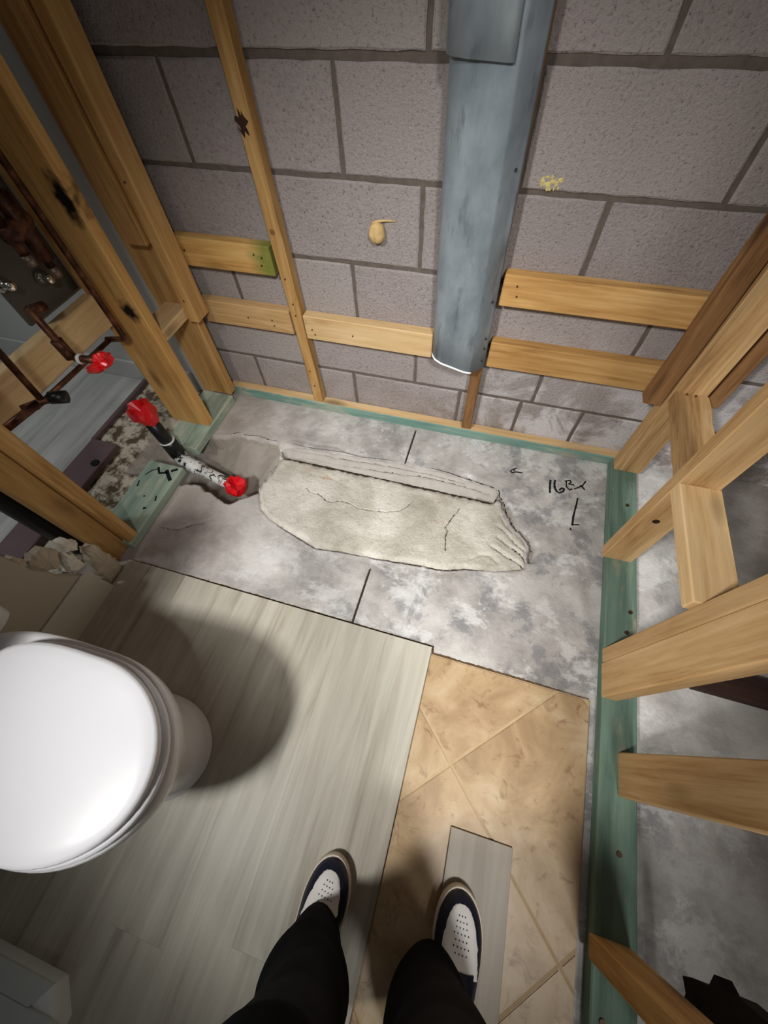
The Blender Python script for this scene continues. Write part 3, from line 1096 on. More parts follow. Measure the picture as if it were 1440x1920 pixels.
LZ0, LZ1 = 0.0075, 0.0135
YB = -0.888
ends = [None, -1.62, None, -1.668, -1.28, -1.90, -1.45, -1.05]
xe = [0.030 - 0.14 * i for i in range(8)] + [-1.034]
for i in range(8):
    xa, xb = xe[i + 1], xe[i]
    # shorter first piece at the right end, as laid
    if ends[i] is None:
        plank(xa, xb, -2.45, YB, LZ0, LZ1, 'vinyl')
    else:
        plank(xa, xb, ends[i], YB, LZ0, LZ1, 'vinyl')
        plank(xa, xb, -2.45, ends[i], LZ0, LZ1, 'vinyl')
# levelling bed under the vinyl
bed = obj('levelling_bed', box_mesh('levelling_bed', 1.055, 1.55, 0.0085, 0.0), floor, [M['vinyl_edge']])
bed.location = (-0.505, -0.892 - 0.775, 0.0031)
# far room planks
for i in range(6):
    plank(-1.53 - 0.145 * (i + 1), -1.53 - 0.145 * i, -1.2 - 0.1 * (i % 2), -0.076, 0.0, 0.008, 'vinyl_far')
    plank(-1.53 - 0.145 * (i + 1), -1.53 - 0.145 * i, -2.4, -1.2 - 0.1 * (i % 2), 0.0, 0.008, 'vinyl_far')

# diagonal tiles, clipped to the tiled strip
TS = 0.405
c0 = Vector((0.141, -1.158))
ua, ub = Vector((1, 1)).normalized(), Vector((1, -1)).normalized()
CLIP = [((1, 0), 0.035), ((0, -1), 0.906), ((-1, 0), None)]


def clip_poly(poly, n, d):
    out = []
    m = len(poly)
    for i in range(m):
        a, b = poly[i], poly[(i + 1) % m]
        da, db_ = a.dot(n) - d, b.dot(n) - d
        if da >= 0:
            out.append(a)
        if (da >= 0) != (db_ >= 0):
            t = da / (da - db_)
            out.append(a.lerp(b, t))
    return out


for i in range(-4, 4):
    for j in range(-2, 6):
        g = 0.0032
        q = [c0 + ua * (i * TS + g) + ub * (j * TS + g), c0 + ua * ((i + 1) * TS - g) + ub * (j * TS + g),
             c0 + ua * ((i + 1) * TS - g) + ub * ((j + 1) * TS - g), c0 + ua * (i * TS + g) + ub * ((j + 1) * TS - g)]
        for nrm, d in (((1, 0), 0.0312), ((0, -1), 0.908), ((0, 1), -2.3)):
            q = clip_poly(q, Vector(nrm), d) if q else q
        # right edge runs along the slightly skewed plate
        nr = Vector((-1.0, 0.0328)).normalized()
        if q:
            q = clip_poly(q, nr, Vector((0.478, -0.908)).dot(nr))
        if len(q) < 3:
            continue
        cc = sum(q, Vector((0, 0))) / len(q)
        bm = bmesh.new()
        lo = [bm.verts.new((p.x - cc.x, p.y - cc.y, 0.0005)) for p in q]
        hi = [bm.verts.new((p.x - cc.x, p.y - cc.y, 0.0075)) for p in q]
        bm.faces.new(hi)
        bm.faces.new(lo[::-1])
        for k in range(len(q)):
            bm.faces.new((lo[k], lo[(k + 1) % len(q)], hi[(k + 1) % len(q)], hi[k]))
        bmesh.ops.recalc_face_normals(bm, faces=bm.faces)
        try:
            bmesh.ops.bevel(bm, geom=[e for e in bm.edges if all(v.co.z > 0.004 for v in e.verts)], offset=0.0018, segments=2, affect='EDGES')
        except Exception:
            pass
        me = bpy.data.meshes.new('tile')
        bm.to_mesh(me)
        bm.free()
        o = obj('tile', me, floor, [M['tile']])
        o.location = (cc.x, cc.y, 0)
gr = obj('grout_bed', mesh_from('grout_bed', [(0.0305, -0.906, -0.002), (0.479, -0.906, -0.002), (0.433, -2.3, -0.002), (0.0305, -2.3, -0.002),
                                             (0.0305, -0.906, 0.0052), (0.479, -0.906, 0.0052), (0.433, -2.3, 0.0052), (0.0305, -2.3, 0.0052)],
                              [(0, 1, 2, 3), (7, 6, 5, 4), (0, 4, 5, 1), (1, 5, 6, 2), (2, 6, 7, 3), (3, 7, 4, 0)]), floor, [M['grout']])

# ================================================================== FRAMING
NAIL = cyl_mesh('nail', 0.0024, 0.004, 8)
NAIL.materials.append(M['steel_nail'])


def nails(parent, pts, axis='y'):
    bpy.context.view_layer.update()
    inv = parent.matrix_world.inverted()
    for p in pts:
        o = obj('nail', NAIL, parent)
        rot = Matrix.Rotation(math.pi / 2, 4, 'X') if axis == 'y' else (Matrix.Rotation(math.pi / 2, 4, 'Y') if axis == 'x' else Matrix.Identity(4))
        o.matrix_local = inv @ (Matrix.Translation(p) @ rot)


FB = -0.040   # front face of the furring on the block wall
# bottom plate on the back wall: tan top, teal front
me = box_mesh('bottom_plate', 1.69, 0.042, 0.044, 0.003)
me.materials.append(M['pine_pale'])
me.materials.append(M['treated_front'])
for p in me.polygons:
    p.material_index = 1 if p.normal.y < -0.5 else 0
bp = obj('bottom_plate', me)
bp.location = (-0.238, -0.0225, 0.022)
tag(bp, 'long thin bottom plate along the cinder block wall, teal painted front', 'lumber')

ms = beam('wall_stud', (-0.657, -0.021, 0.045), (-0.708, -0.021, 2.25), 0.039, 0.039, M['pine_warm'], cuts=14, jitter=0.0014)
tag(ms, 'tall slim stud on the block wall left of the metal duct', 'stud')
nails(ms, [(-0.666, -0.0412, 0.43), (-0.666, -0.0412, 0.47), (-0.658, -0.0412, 0.13), (-0.664, -0.0412, 0.20), (-0.672, -0.0412, 0.55)])
KB = mesh_from('knot', [(0.013 * math.cos(t_) * (1 + 0.45 * math.sin(5 * t_)), 0.020 * math.sin(t_) * (1 + 0.35 * math.cos(7 * t_)), zz_)
                       for zz_ in (-0.002, 0.0) for t_ in [2 * math.pi * q / 28 for q in range(28)]],
               [tuple(range(27, -1, -1)), tuple(range(28, 56))] + [(q, (q + 1) % 28, 28 + (q + 1) % 28, 28 + q) for q in range(28)])
KB.materials.append(M['wood_dark'])
KS = cyl_mesh('knot', 0.008, 0.002, 14)
KS.materials.append(M['wood_brown'])
bpy.context.view_layer.update()
for me_, p_ in ((KB, (-0.684, -0.0412, 0.905)), (KS, (-0.676, -0.0405, 0.68))):
    o = obj('knot', me_, ms)
    o.matrix_local = ms.matrix_world.inverted() @ Matrix.Translation(p_) @ Matrix.Rotation(math.pi / 2, 4, 'X')
ds = beam('wall_stud', (-0.026, -0.0205, 0.0455), (-0.062, -0.0205, 2.25), 0.036, 0.038, M['wood_brown'])
tag(ds, 'brown slim stud on the block wall behind the metal duct', 'stud')

BOARDS = [
    ('upper short furring board with a green stained end, left of slim stud', -1.045, -0.704, 0.552, 0.638, 'pine_green_end',
     [(-1.03 + 0.02, 0.60), (-0.76, 0.612), (-0.735, 0.605), (-0.743, 0.582)]),
    ('lower short furring board between left corner and slim stud', -1.045, -0.692, 0.352, 0.438, 'pine',
     [(-0.86, 0.395), (-0.765, 0.398), (-0.762, 0.378)]),
    ('pale furring board between slim stud and metal duct', -0.643, -0.188, 0.345, 0.432, 'pine_pale',
     [(-0.615, 0.385), (-0.607, 0.368), (-0.465, 0.385)]),
    ('upper furring board right of the metal duct', -0.008, 0.500, 0.552, 0.638, 'pine_warm', [(0.03, 0.612), (0.035, 0.585)]),
    ('lower furring board right of the metal duct', -0.004, 0.505, 0.346, 0.436, 'pine_warm', []),
]
for lab, xa, xb, za, zb, mt, nl in BOARDS:
    o = beam('furring_board', (xa, -0.0205, (za + zb) / 2), (xb, -0.0205, (za + zb) / 2), 0.038, zb - za, M[mt])
    tag(o, lab, 'lumber')
    nails(o, [(a, -0.0404, b) for a, b in nl])

# ---- left stud wall
me = box_mesh('bottom_plate', 0.315, 0.145, 0.038, 0.003)
me.materials.append(M['treated'])
lp1 = obj('bottom_plate', me)
lp1.location = (-1.1185, -0.0905 - 0.1575, 0.019)
tag(lp1, 'green treated bottom plate under the left corner studs', 'lumber')
me.transform(Matrix.Rotation(0, 4, 'Z'))
lp1.rotation_euler = (0, 0, math.pi / 2)
me = box_mesh('bottom_plate', 0.345, 0.150, 0.038, 0.004)
me.materials.append(M['treated'])
lp2 = obj('bottom_plate', me)
lp2.location = (-1.121, -0.500 - 0.1725, 0.019)
lp2.rotation_euler = (0, 0, math.pi / 2)
tag(lp2, 'green treated bottom plate stained with black glue beside the drain', 'lumber')
# glue smears on that plate
SM = [[(-1.14, -0.525), (-1.12, -0.55), (-1.09, -0.54)], [(-1.10, -0.53), (-1.075, -0.555), (-1.058, -0.57)], [(-1.08, -0.53), (-1.06, -0.515)],
      [(-1.17, -0.57), (-1.155, -0.545), (-1.135, -0.535)], [(-1.175, -0.60), (-1.168, -0.625)], [(-1.07, -0.645), (-1.062, -0.665)], [(-1.115, -0.655), (-1.113, -0.66)],
      [(-1.085, -0.70), (-1.08, -0.706)]]
bpy.context.view_layer.update()
for sm_, w_ in zip(SM, [0.005, 0.008, 0.006, 0.002, 0.0025, 0.003, 0.004, 0.006]):
    gs = ribbon('glue_smear', [sm_], [w_], 0.0385, M['black_plastic'], lp2)
    gs.matrix_parent_inverse = lp2.matrix_world.inverted()

s1 = upright('corner_stud', -1.19, -1.0495, -0.090, -0.052, 0.038, 2.25, M['pine_warm'])
tag(s1, 'wide corner stud of the left wall, nearest the block wall', 'stud')
st = upright('nailer_strip', -1.0485, -1.008, -0.122, -0.052, 0.402, 2.25, M['pine_warm'])
tag(st, 'nailing strip ending above the floor on the left corner stud', 'lumber')
nails(st, [(-1.03, -0.1225, 0.80), (-1.028, -0.1225, 0.48)])
f2 = upright('nailer_strip', -1.130, -1.057, -0.130, -0.091, 0.645, 2.25, M['pine_warm'])
tag(f2, 'short-hung board on the face of the left corner stud', 'lumber')
s2 = upright('plumbing_stud', -1.225, -1.052, -0.284, -0.246, 0.038, 2.25, None or M['pine_warm'])
# scorch marks sit on this stud's own face
sm = wood('scorched_stud_wood', srgb(216, 172, 108), srgb(196, 148, 84), srgb(160, 112, 58),
          burns=[(0.530 - 1.144, -0.046, 0.0, 0.042, 0.034, 0.05), (0.815 - 1.144, -0.062, 0.0, 0.075, 0.03, 0.05)])
s2.data.materials.clear()
s2.data.materials.append(sm)
tag(s2, 'broad plumbing stud with black scorch marks beside the drain', 'stud')
bk = beam('blocking', (-1.096, -0.246, 0.429), (-1.096, -0.091, 0.429), 0.09, 0.038, M['pine_pale'])
tag(bk, 'short blocking between the two left studs next to the block wall', 'lumber')
s3 = upright('doubled_stud', -1.185, -1.042, -0.836, -0.798, 0.038, 2.25, M['pine_warm'])
tag(s3, 'edge-on stud at the near end of the left wall, on the green plate', 'stud')
s3b = upright('doubled_stud', -1.116, -1.076, -0.905, -0.8375, 0.0, 2.25, M['pine_warm'])
tag(s3b, 'broad orange stud nailed flat to the near end of the left wall', 'stud')
hb = beam('blocking', (-1.212, -0.797, 0.522), (-1.212, -0.285, 0.522), 0.04, 0.098, M['pine_pale'])
tag(hb, 'horizontal blocking behind the copper pipes in the left wall', 'lumber')

# ---- right stud wall
a0, a1 = Vector((0.570, -0.048, 0)), Vector((0.4975, -2.2, 0))
rp = beam('bottom_plate', a0 + Vector((0, 0, 0.019)), a1 + Vector((0, 0, 0.019)), 0.088, 0.038, M['treated_dark'])
tag(rp, 'long dark green bottom plate of the right stud wall', 'lumber')
tk = [(0.576, -0.245), (0.575, -0.635), (0.563, -0.70), (0.535, -1.22), (0.50, -1.49)]
SPL = cyl_mesh('fastener', 0.006, 0.004, 10)
SPL.materials.append(M['steel_nail'])
bpy.context.view_layer.update()
for (x, y) in tk:
    o = obj('nail', SPL, rp)
    o.matrix_local = rp.matrix_world.inverted() @ Matrix.Translation((x, y, 0.039))

r1 = upright('corner_stud', 0.532, 0.622, -0.095, -0.046, 0.038, 2.25, M['wood_grey'], lean=(-0.015, 0))
tag(r1, 'grey tan corner stud of the right wall, nearest the block wall', 'stud')
r1s = upright('nailer_strip', 0.479, 0.5255, -0.088, -0.046, 0.342, 2.25, M['wood_brown'], lean=(-0.018, 0), cuts=10, jitter=0.0025)
tag(r1s, 'dark brown nailing strip with a rounded end in the right corner', 'lumber')
r1b = upright('backing_stud', 0.632, 0.672, -0.086, -0.046, 0.36, 2.25, M['wood_brown'], lean=(-0.015, 0))
tag(r1b, 'brown backing stud just behind the right corner stud', 'stud')
b1 = beam('blocking', (0.577, -0.096, 0.39), (0.566, -0.43, 0.39), 0.09, 0.04, M['wood_grey'], cuts=5, jitter=0.002)
tag(b1, 'rough blocking between right corner stud and the next stud', 'lumber')
nails(b1, [(0.56, -0.106, 0.411), (0.583, -0.108, 0.411)], axis='z')
r2 = upright('wall_stud', 0.494, 0.582, -0.468, -0.430, 0.038, 2.25, M['pine'], lean=(-0.03, 0))
tag(r2, 'tan stud with a dark knot hole, second from right corner', 'stud')
KN = cyl_mesh('knot', 0.0085, 0.003, 14)
KN.materials.append(M['wood_dark'])
bpy.context.view_layer.update()
o = obj('knot', KN, r2)
o.matrix_local = r2.matrix_world.inverted() @ Matrix.Translation((0.5255, -0.4685, 0.284)) @ Matrix.Rotation(math.pi / 2, 4, 'X')
b2 = beam('blocking', (0.532, -0.469, 0.432), (0.532, -0.762, 0.432), 0.09, 0.04, M['pine_pale'])
tag(b2, 'clean pale blocking between second stud and the wide right stud', 'lumber')
r3a = upright('wall_stud', 0.496, 0.585, -0.804, -0.764, 0.038, 2.25, M['pine'])
tag(r3a, 'knotty far half of the doubled stud in the right wall', 'stud')
r3b = upright('wall_stud', 0.494, 0.534, -0.896, -0.8055, 0.038, 2.25, M['pine'])
tag(r3b, 'wide flat near half of the doubled stud in the right wall', 'stud')
r4 = upright('wall_stud', 0.534, 0.574, -1.109, -1.015, 0.038, 2.25, M['pine'])
tag(r4, 'wide flat stud set back on the right plate, between doubled stud and shadowed stud', 'stud')
r5 = upright('wall_stud', 0.472, 0.555, -1.409, -1.368, 0.038, 2.25, M['pine_warm'])
tag(r5, 'shadowed orange stud at the near end of the right wall', 'stud')
db_ = beam('floor_board', (0.74, -0.765, 0.02), (1.5, -0.765, 0.02), 0.07, 0.04, M['wood_dark'])
tag(db_, 'dark brown board lying on the floor beyond the right wall', 'lumber')
# torn tar paper hanging beyond the near stud
pts = [(-1.335, 0.34), (-1.33, 0.27), (-1.338, 0.235), (-1.325, 0.222), (-1.345, 0.205), (-1.352, 0.16), (-1.36, 0.132), (-1.38, 0.138), (-1.395, 0.128), (-1.42, 0.14), (-1.45, 0.13), (-1.5, 0.15), (-1.5, 0.8), (-1.34, 0.8)]
bm = bmesh.new()
va = [bm.verts.new((0.600, y, zc)) for y, zc in pts]
vb_ = [bm.verts.new((0.628, y, zc + random.uniform(-0.004, 0.004))) for y, zc in pts]
bm.faces.new(va)
bm.faces.new(vb_[::-1])
for k in range(len(pts)):
    bm.faces.new((va[k], vb_[k], vb_[(k + 1) % len(pts)], va[(k + 1) % len(pts)]))
bmesh.ops.recalc_face_normals(bm, faces=bm.faces)
me = bpy.data.meshes.new('torn_board')
bm.to_mesh(me)
bm.free()
tp = obj('torn_board', me, None, [M['tar']])
tag(tp, 'black brown board with a torn end beyond the near right stud', 'board')

# far room boards on the floor
mv = obj('sill_board', box_mesh('sill_board', 0.125, 0.54, 0.03, 0.003), None, [M['mauve']])
mv.location = (-1.4475, -0.46 - 0.27, 0.016)
tag(mv, 'mauve painted sill board on the floor behind the left studs', 'board')
mh = obj('bolt_head', cyl_mesh('bolt_head', 0.016, 0.008, 14), mv, [M['black_plastic']])
mh.location = (0.04, 0.16, 0.016)
m2_ = obj('edge_strip', box_mesh('edge_strip', 0.02, 0.385, 0.02, 0.003), None, [M['mauve']])
m2_.location = (-1.518, -0.075 - 0.1925, 0.011)
tag(m2_, 'narrow mauve edge strip ending at the sill board', 'trim')

# ================================================================== METAL DUCT


def duct_shell(name, prof_bot, prof_top, z_bot, z_top, th, mat, parent, rows=14):
    """open sheet-metal shell: outline polyline in plan, given at the bottom and the top"""
    vs, fs = [], []
    n = len(prof_bot)
    for r in range(rows + 1):
        t = r / rows
        for i in range(n):
            a, b = prof_bot[i], prof_top[i]
            zz = z_bot[i] * (1 - t) + z_top * t
            vs.append((a[0] * (1 - t) + b[0] * t, a[1] * (1 - t) + b[1] * t, zz))
    for r in range(rows):
        for i in range(n - 1):
            k = r * n + i
            fs.append((k, k + 1, k + n + 1, k + n))
    me = mesh_from(name, vs, fs, True)
    o = obj(name, me, parent, [mat])
    md = o.modifiers.new('thickness', 'SOLIDIFY')
    md.thickness = th
    md.offset = -1
    return o


duct = empty('metal_duct', (-0.11, -0.04, 0.36))
tag(duct, 'galvanised sheet metal duct running down the cinder block wall', 'duct')


def plan(dx):
    left, cre, right = -0.183 + dx[0], -0.052 + dx[1], -0.010 + dx[2]
    return [(left + 0.004, -0.003), (left, -0.018), (left - 0.001, -0.045), (left + 0.004, -0.058), (left + 0.014, -0.070), (left + 0.035, -0.080), (left + 0.07, -0.086),
            (cre - 0.02, -0.089), (cre, -0.088), (cre + 0.006, -0.085), (right - 0.012, -0.056), (right - 0.004, -0.0445), (right, -0.0425)]


zb = [0.372, 0.371, 0.370, 0.369, 0.367, 0.364, 0.360, 0.352, 0.350, 0.349, 0.345, 0.344, 0.344]
TOPD = (-0.045, -0.045, -0.045)
d1 = duct_shell('duct_body', plan((0, 0, 0)), plan(TOPD), zb, 2.25, 0.0012, M['galv'], duct)
d1.parent = duct
bpy.context.view_layer.update()
d1.matrix_parent_inverse = duct.matrix_world.inverted()
# sleeve overlapping from above
k = 0.66 / 1.9


def plan_s(dx):
    left, cre = -0.186 + dx, -0.060 + dx
    return [(left, -0.02), (left - 0.006, -0.05), (left, -0.072), (left + 0.012, -0.083), (left + 0.04, -0.092), (cre - 0.01, -0.0965), (cre, -0.096), (cre + 0.002, -0.088)]


d2 = duct_shell('duct_sleeve', plan_s(-0.0145), plan_s(-0.045), [1.024, 1.024, 1.023, 1.022, 1.021, 1.018, 1.018, 1.018], 2.25, 0.0015, M['galv_light'], duct, rows=8)
d2.matrix_parent_inverse = duct.matrix_world.inverted()
# folded white rim along the cut bottom
pb = plan((0, 0, 0))
rim = tube('white_rim', [(p[0], p[1] - 0.001, zz) for p, zz in zip(pb[2:10], zb[2:10])], 0.0032, M['white_edge'], duct, 8)
rim.matrix_parent_inverse = duct.matrix_world.inverted()
SCR = cyl_mesh('screw', 0.004, 0.003, 8)
SCR.materials.append(M['screw'])
for (x, y, zc) in [(-0.036, -0.056, 0.86), (-0.035, -0.055, 0.72), (-0.045, -0.070, 0.63), (-0.026, -0.054, 0.57), (-0.022, -0.053, 0.455), (-0.02, -0.052, 0.42), (-0.02, -0.052, 0.375)]:
    o = obj('screw', SCR, duct)
    o.matrix_parent_inverse = duct.matrix_world.inverted()
    o.matrix_basis = Matrix.Translation((x, y - 0.0015, zc)) @ Matrix.Rotation(math.radians(90), 4, 'X') @ Matrix.Rotation(math.radians(35), 4, 'Y')

# ================================================================== SMALL THINGS ON THE WALL
# tan foam plug
bm = bmesh.new()
bmesh.ops.create_icosphere(bm, subdivisions=4, radius=1.0)
for v in bm.verts:
    c = v.co
    r = 1 + 0.03 * math.sin(5 * c.x + 2 * c.z) + 0.03 * math.sin(6 * c.z - 3 * c.x)
    groove = math.exp(-((c.x + 0.22 + 0.1 * c.z) / 0.09) ** 2) * (c.y < 0) * (0.12 if c.z < 0.2 else 0.04)
    r -= groove
    v.co = Vector((c.x * r * 0.0225, c.y * r * 0.022 - 0.010, c.z * r * 0.0265))
me = bpy.data.meshes.new('foam_plug')
bm.to_mesh(me)
bm.free()
me.polygons.foreach_set('use_smooth', [True] * len(me.polygons))
fp = empty('foam_plug', (-0.371, 0, 0.692))
tag(fp, 'round tan expanding foam plug stuck on the cinder block wall', 'foam plug')
obj('foam_blob', me, fp, [M['foam']])
tail = tube('foam_tail', [(-0.012, -0.012, 0.022), (0.002, -0.010, 0.027), (0.018, -0.006, 0.028), (0.036, -0.003, 0.028), (0.054, -0.001, 0.027)], 0.005, M['foam'], fp, 8,
            radii=[0.0045, 0.0036, 0.0026, 0.0022, 0.0012])


def splat(name, center, w, hgt, mat, seed, n=9):
    r = random.Random(seed)
    bm = bmesh.new()
    for _ in range(n):
        m = Matrix.Translation((r.uniform(-w, w), 0, r.uniform(-hgt, hgt))) @ Matrix.Diagonal((r.uniform(0.05, 0.28) * w, 0.0016, r.uniform(0.08, 0.36) * hgt, 1))
        bmesh.ops.create_icosphere(bm, subdivisions=2, radius=1.0, matrix=m)
    me = bpy.data.meshes.new(name)
    bm.to_mesh(me)
    bm.free()
    o = obj(name, me, None, [M[mat]])
    o.location = center
    return o


tag(splat('foam_splat', (0.047, -0.0005, 0.823), 0.022, 0.012, 'yellow_splat', 12, 40), 'small yellow foam splat on the block wall right of the duct', 'foam splat')
tag(splat('foam_splat', (-0.2035, -0.0005, 0.70), 0.005, 0.008, 'foam', 5, 4), 'tiny orange foam dab at the left edge of the duct', 'foam splat')

# ================================================================== PLUMBING


def crumple(name, sx, sy, sz, seed, parent, mouth=True):
    """scrunched tape cap: a faceted cup with a pinched, folded mouth"""
    r = random.Random(seed)
    seg, rows = 15, 7
    vs, fs = [], []
    for i in range(rows):
        t = i / (rows - 1)
        rad = [0.60, 0.80, 0.94, 1.02, 1.04, 0.98, 0.74][i]
        for k_ in range(seg):
            a = 2 * math.pi * k_ / seg
            fold = 1 + (0.05 * (-1) ** k_ * (0.2 + t)) + 0.10 * math.sin(3 * a + seed + 2.5 * t) * (0.4 + 0.6 * t) + r.uniform(-0.11, 0.11)
            vs.append((math.cos(a) * rad * fold * sx, math.sin(a) * rad * fold * sy, (t * 2 - 1) * sz + r.uniform(-0.13, 0.13) * sz + (0.06 * sz * (-1) ** k_ if t > 0.8 else 0)))
    vs.append((0, 0, -sz))
    vs.append((r.uniform(-0.1, 0.1) * sx, 0, sz * (0.15 if mouth else 0.85)))
    for i in range(rows - 1):
        for k_ in range(seg):
            k2 = (k_ + 1) % seg
            fs.append((i * seg + k_, i * seg + k2, (i + 1) * seg + k2, (i + 1) * seg + k_))
    for k_ in range(seg):
        k2 = (k_ + 1) % seg
        fs.append((k2, k_, len(vs) - 2))
        fs.append(((rows - 1) * seg + k_, (rows - 1) * seg + k2, len(vs) - 1))
    me = mesh_from(name, vs, fs)
    return obj(name, me, parent, [M['red_tape']])


dr = empty('drain_pipe', (-1.11, -0.44, 0.0))
tag(dr, 'black drain pipe assembly by the left plate, both ends wrapped in red tape', 'pipe')
R0 = Vector((-1.11, -0.44, 0))
loc = lambda *p: Vector(p) - R0
tube('riser', [loc(-1.122, -0.442, 0.215), loc(-1.118, -0.441, 0.12), loc(-1.113, -0.44, 0.075)], 0.024, M['black_plastic'], dr, 20)
tube('collar', [loc(-1.114, -0.44, 0.105), loc(-1.113, -0.44, 0.085), loc(-1.112, -0.44, 0.06), loc(-1.11, -0.441, 0.03)], 0.029, M['black_plastic'], dr, 20, radii=[0.0275, 0.0295, 0.0295, 0.029])
tube('glue_ring', [loc(-1.114, -0.44, 0.109), loc(-1.114, -0.44, 0.106)], 0.0282, M['white_edge'], dr, 20)
tube('elbow', elbowed([loc(-1.112, -0.44, 0.05), loc(-1.10, -0.445, -0.012), loc(-1.02, -0.458, -0.022)], 0.035, 7), 0.028, M['pipe_smear'], dr, 18)
tube('trap_arm', [loc(-1.04, -0.455, -0.020), loc(-0.95, -0.472, -0.028), loc(-0.862, -0.49, -0.034)], 0.0235, M['pipe_smear'], dr, 18)
c1 = crumple('red_tape_cap', 0.041, 0.041, 0.042, 4, dr)
c1.location = loc(-1.124, -0.442, 0.245)
c1.rotation_euler = (0.15, -0.2, 0.4)
c2 = crumple('red_tape_cap', 0.040, 0.040, 0.034, 9, dr)
c2.location = loc(-0.845, -0.494, -0.026)
c2.rotation_euler = (0.15, 0.55, 0.2)

bpp = tube('vent_pipe', [(-1.25, -0.885, 0.0), (-1.25, -0.885, 2.25)], 0.036, M['black_plastic'], None, 20)
tag(bpp, 'black vertical vent pipe behind the broad orange left stud', 'pipe')

cp = empty('shower_copper_pipes', (-1.12, -0.34, 0.47))
tag(cp, 'tarnished copper shower pipes and valve in the left stud wall', 'pipes')
C0 = Vector((-1.12, -0.34, 0.47))
lc = lambda *p: Vector(p) - C0
tube('riser', elbowed([lc(-1.118, -0.335, 2.25), lc(-1.118, -0.335, 0.468), lc(-1.185, -0.345, 0.462)], 0.012), 0.0085, M['copper'], cp)
tube('supply_line', elbowed([lc(-1.175, -0.345, 0.462), lc(-1.186, -0.66, 0.462)], 0.01), 0.0075, M['copper'], cp)
tube('riser', [lc(-1.145, -0.378, 2.25), lc(-1.145, -0.378, 0.70)], 0.011, M['copper'], cp)
tube('riser', [lc(-1.150, -0.415, 2.25), lc(-1.150, -0.415, 0.74)], 0.011, M['copper'], cp)
tube('valve_body', [lc(-1.150, -0.345, 0.80), lc(-1.150, -0.36, 0.80), lc(-1.150, -0.41, 0.79), lc(-1.150, -0.43, 0.79)], 0.02, M['copper'], cp, 16, radii=[0.014, 0.024, 0.024, 0.015])
tube('valve_body', [lc(-1.145, -0.375, 0.86), lc(-1.145, -0.377, 0.72)], 0.02, M['copper'], cp, 16)
for q in ((-1.145, -0.378, 0.69), (-1.150, -0.415, 0.735), (-1.150, -0.415, 0.86)):
    tube('solder_joint', [lc(q[0], q[1], q[2] - 0.012), lc(q[0], q[1], q[2] + 0.012)], 0.0135, M['solder'], cp)
tube('spout_drop', elbowed([lc(-1.125, -0.515, 0.675), lc(-1.120, -0.514, 0.53), lc(-1.045, -0.50, 0.525)], 0.018), 0.010, M['copper'], cp)
tube('spout_tee', [lc(-1.123, -0.515, 0.585), lc(-1.121, -0.514, 0.532)], 0.0155, M['copper'], cp)
tube('solder_joint', [lc(-1.10, -0.511, 0.529), lc(-1.094, -0.510, 0.5285)], 0.0145, M['white_edge'], cp)
tube('bracket', [lc(-1.125, -0.515, 0.668), lc(-1.13, -0.475, 0.655)], 0.012, M['copper'], cp)
t3 = crumple('red_tape_cap', 0.021, 0.021, 0.022, 15, cp, False)
t3.location = lc(-1.032, -0.498, 0.528)
t3.rotation_euler = (0, 1.3, 0.2)
t4 = crumple('red_tape_tail', 0.014, 0.009, 0.034, 17, cp, False)
t4.location = lc(-1.062, -0.515, 0.505)
t4.rotation_euler = (0.3, 1.15, 0.35)
tube('side_drop', elbowed([lc(-1.12, -0.56, 1.66), lc(-1.12, -0.66, 0.505)], 0.01), 0.0085, M['copper'], cp)
tube('side_tee', [lc(-1.15, -0.70, 0.506), lc(-1.12, -0.663, 0.505), lc(-1.10, -0.64, 0.50)], 0.0095, M['copper'], cp)
tube('side_stub', [lc(-1.125, -0.67, 0.505), lc(-1.15, -0.78, 0.50)], 0.011, M['copper'], cp)
tube('black_stop', [lc(-1.108, -0.645, 0.504), lc(-1.075, -0.625, 0.498)], 0.017, M['black_plastic'], cp, 14)

vp = empty('valve_panel', (-1.262, -0.35, 0.58))
tag(vp, 'dark grey panel with chrome knobs behind the copper pipes', 'panel')
pn = obj('panel_board', box_mesh('panel_board', 0.012, 0.20, 0.34, 0.002), vp, [M['grey_board']])
pn.location = (0.008, -0.022, 0.168)
pb_ = obj('white_backing', box_mesh('white_backing', 0.008, 0.19, 0.36, 0.002), vp, [M['white_paint']])
pb_.location = (-0.003, 0.005, 0.166)
for yy_, zz_ in ((-0.007, 0.072), (-0.11, 0.108)):
    kb = tube('chrome_knob', [(0.014, yy_, zz_), (0.022, yy_, zz_), (0.03, yy_, zz_), (0.036, yy_, zz_), (0.05, yy_, zz_), (0.054, yy_, zz_)], 0.01, M['chrome'], vp, 16,
              radii=[0.02, 0.019, 0.012, 0.010, 0.0125, 0.009])

# ================================================================== TOILET
toilet = empty('toilet', (-0.72, -1.339, 0.0135))
tag(toilet, 'white toilet with closed lid facing into the room', 'toilet')
T0 = Vector((-0.72, -1.336, 0.0135))


def egg(xb, xf, hw, n=56, p=2.0, straight=None):
    """plan outline: rounded front at xf, back at xb"""
    out = []
    xc = xf - hw * 1.28 if straight is None else straight
    a_f = xf - xc
    a_b = xc - xb
    for k_ in range(n):
        t = 2 * math.pi * k_ / n
        c, s = math.cos(t), math.sin(t)
        if c >= 0:
            x = xc + a_f * abs(c) ** (2 / p)
            y = hw * math.copysign(abs(s) ** (2 / p), s)
        else:
            q = 3.4
            x = xc - a_b * abs(c) ** (2 / q)
            y = hw * math.copysign(abs(s) ** (2 / q), s)
        out.append((x, y))
    return out


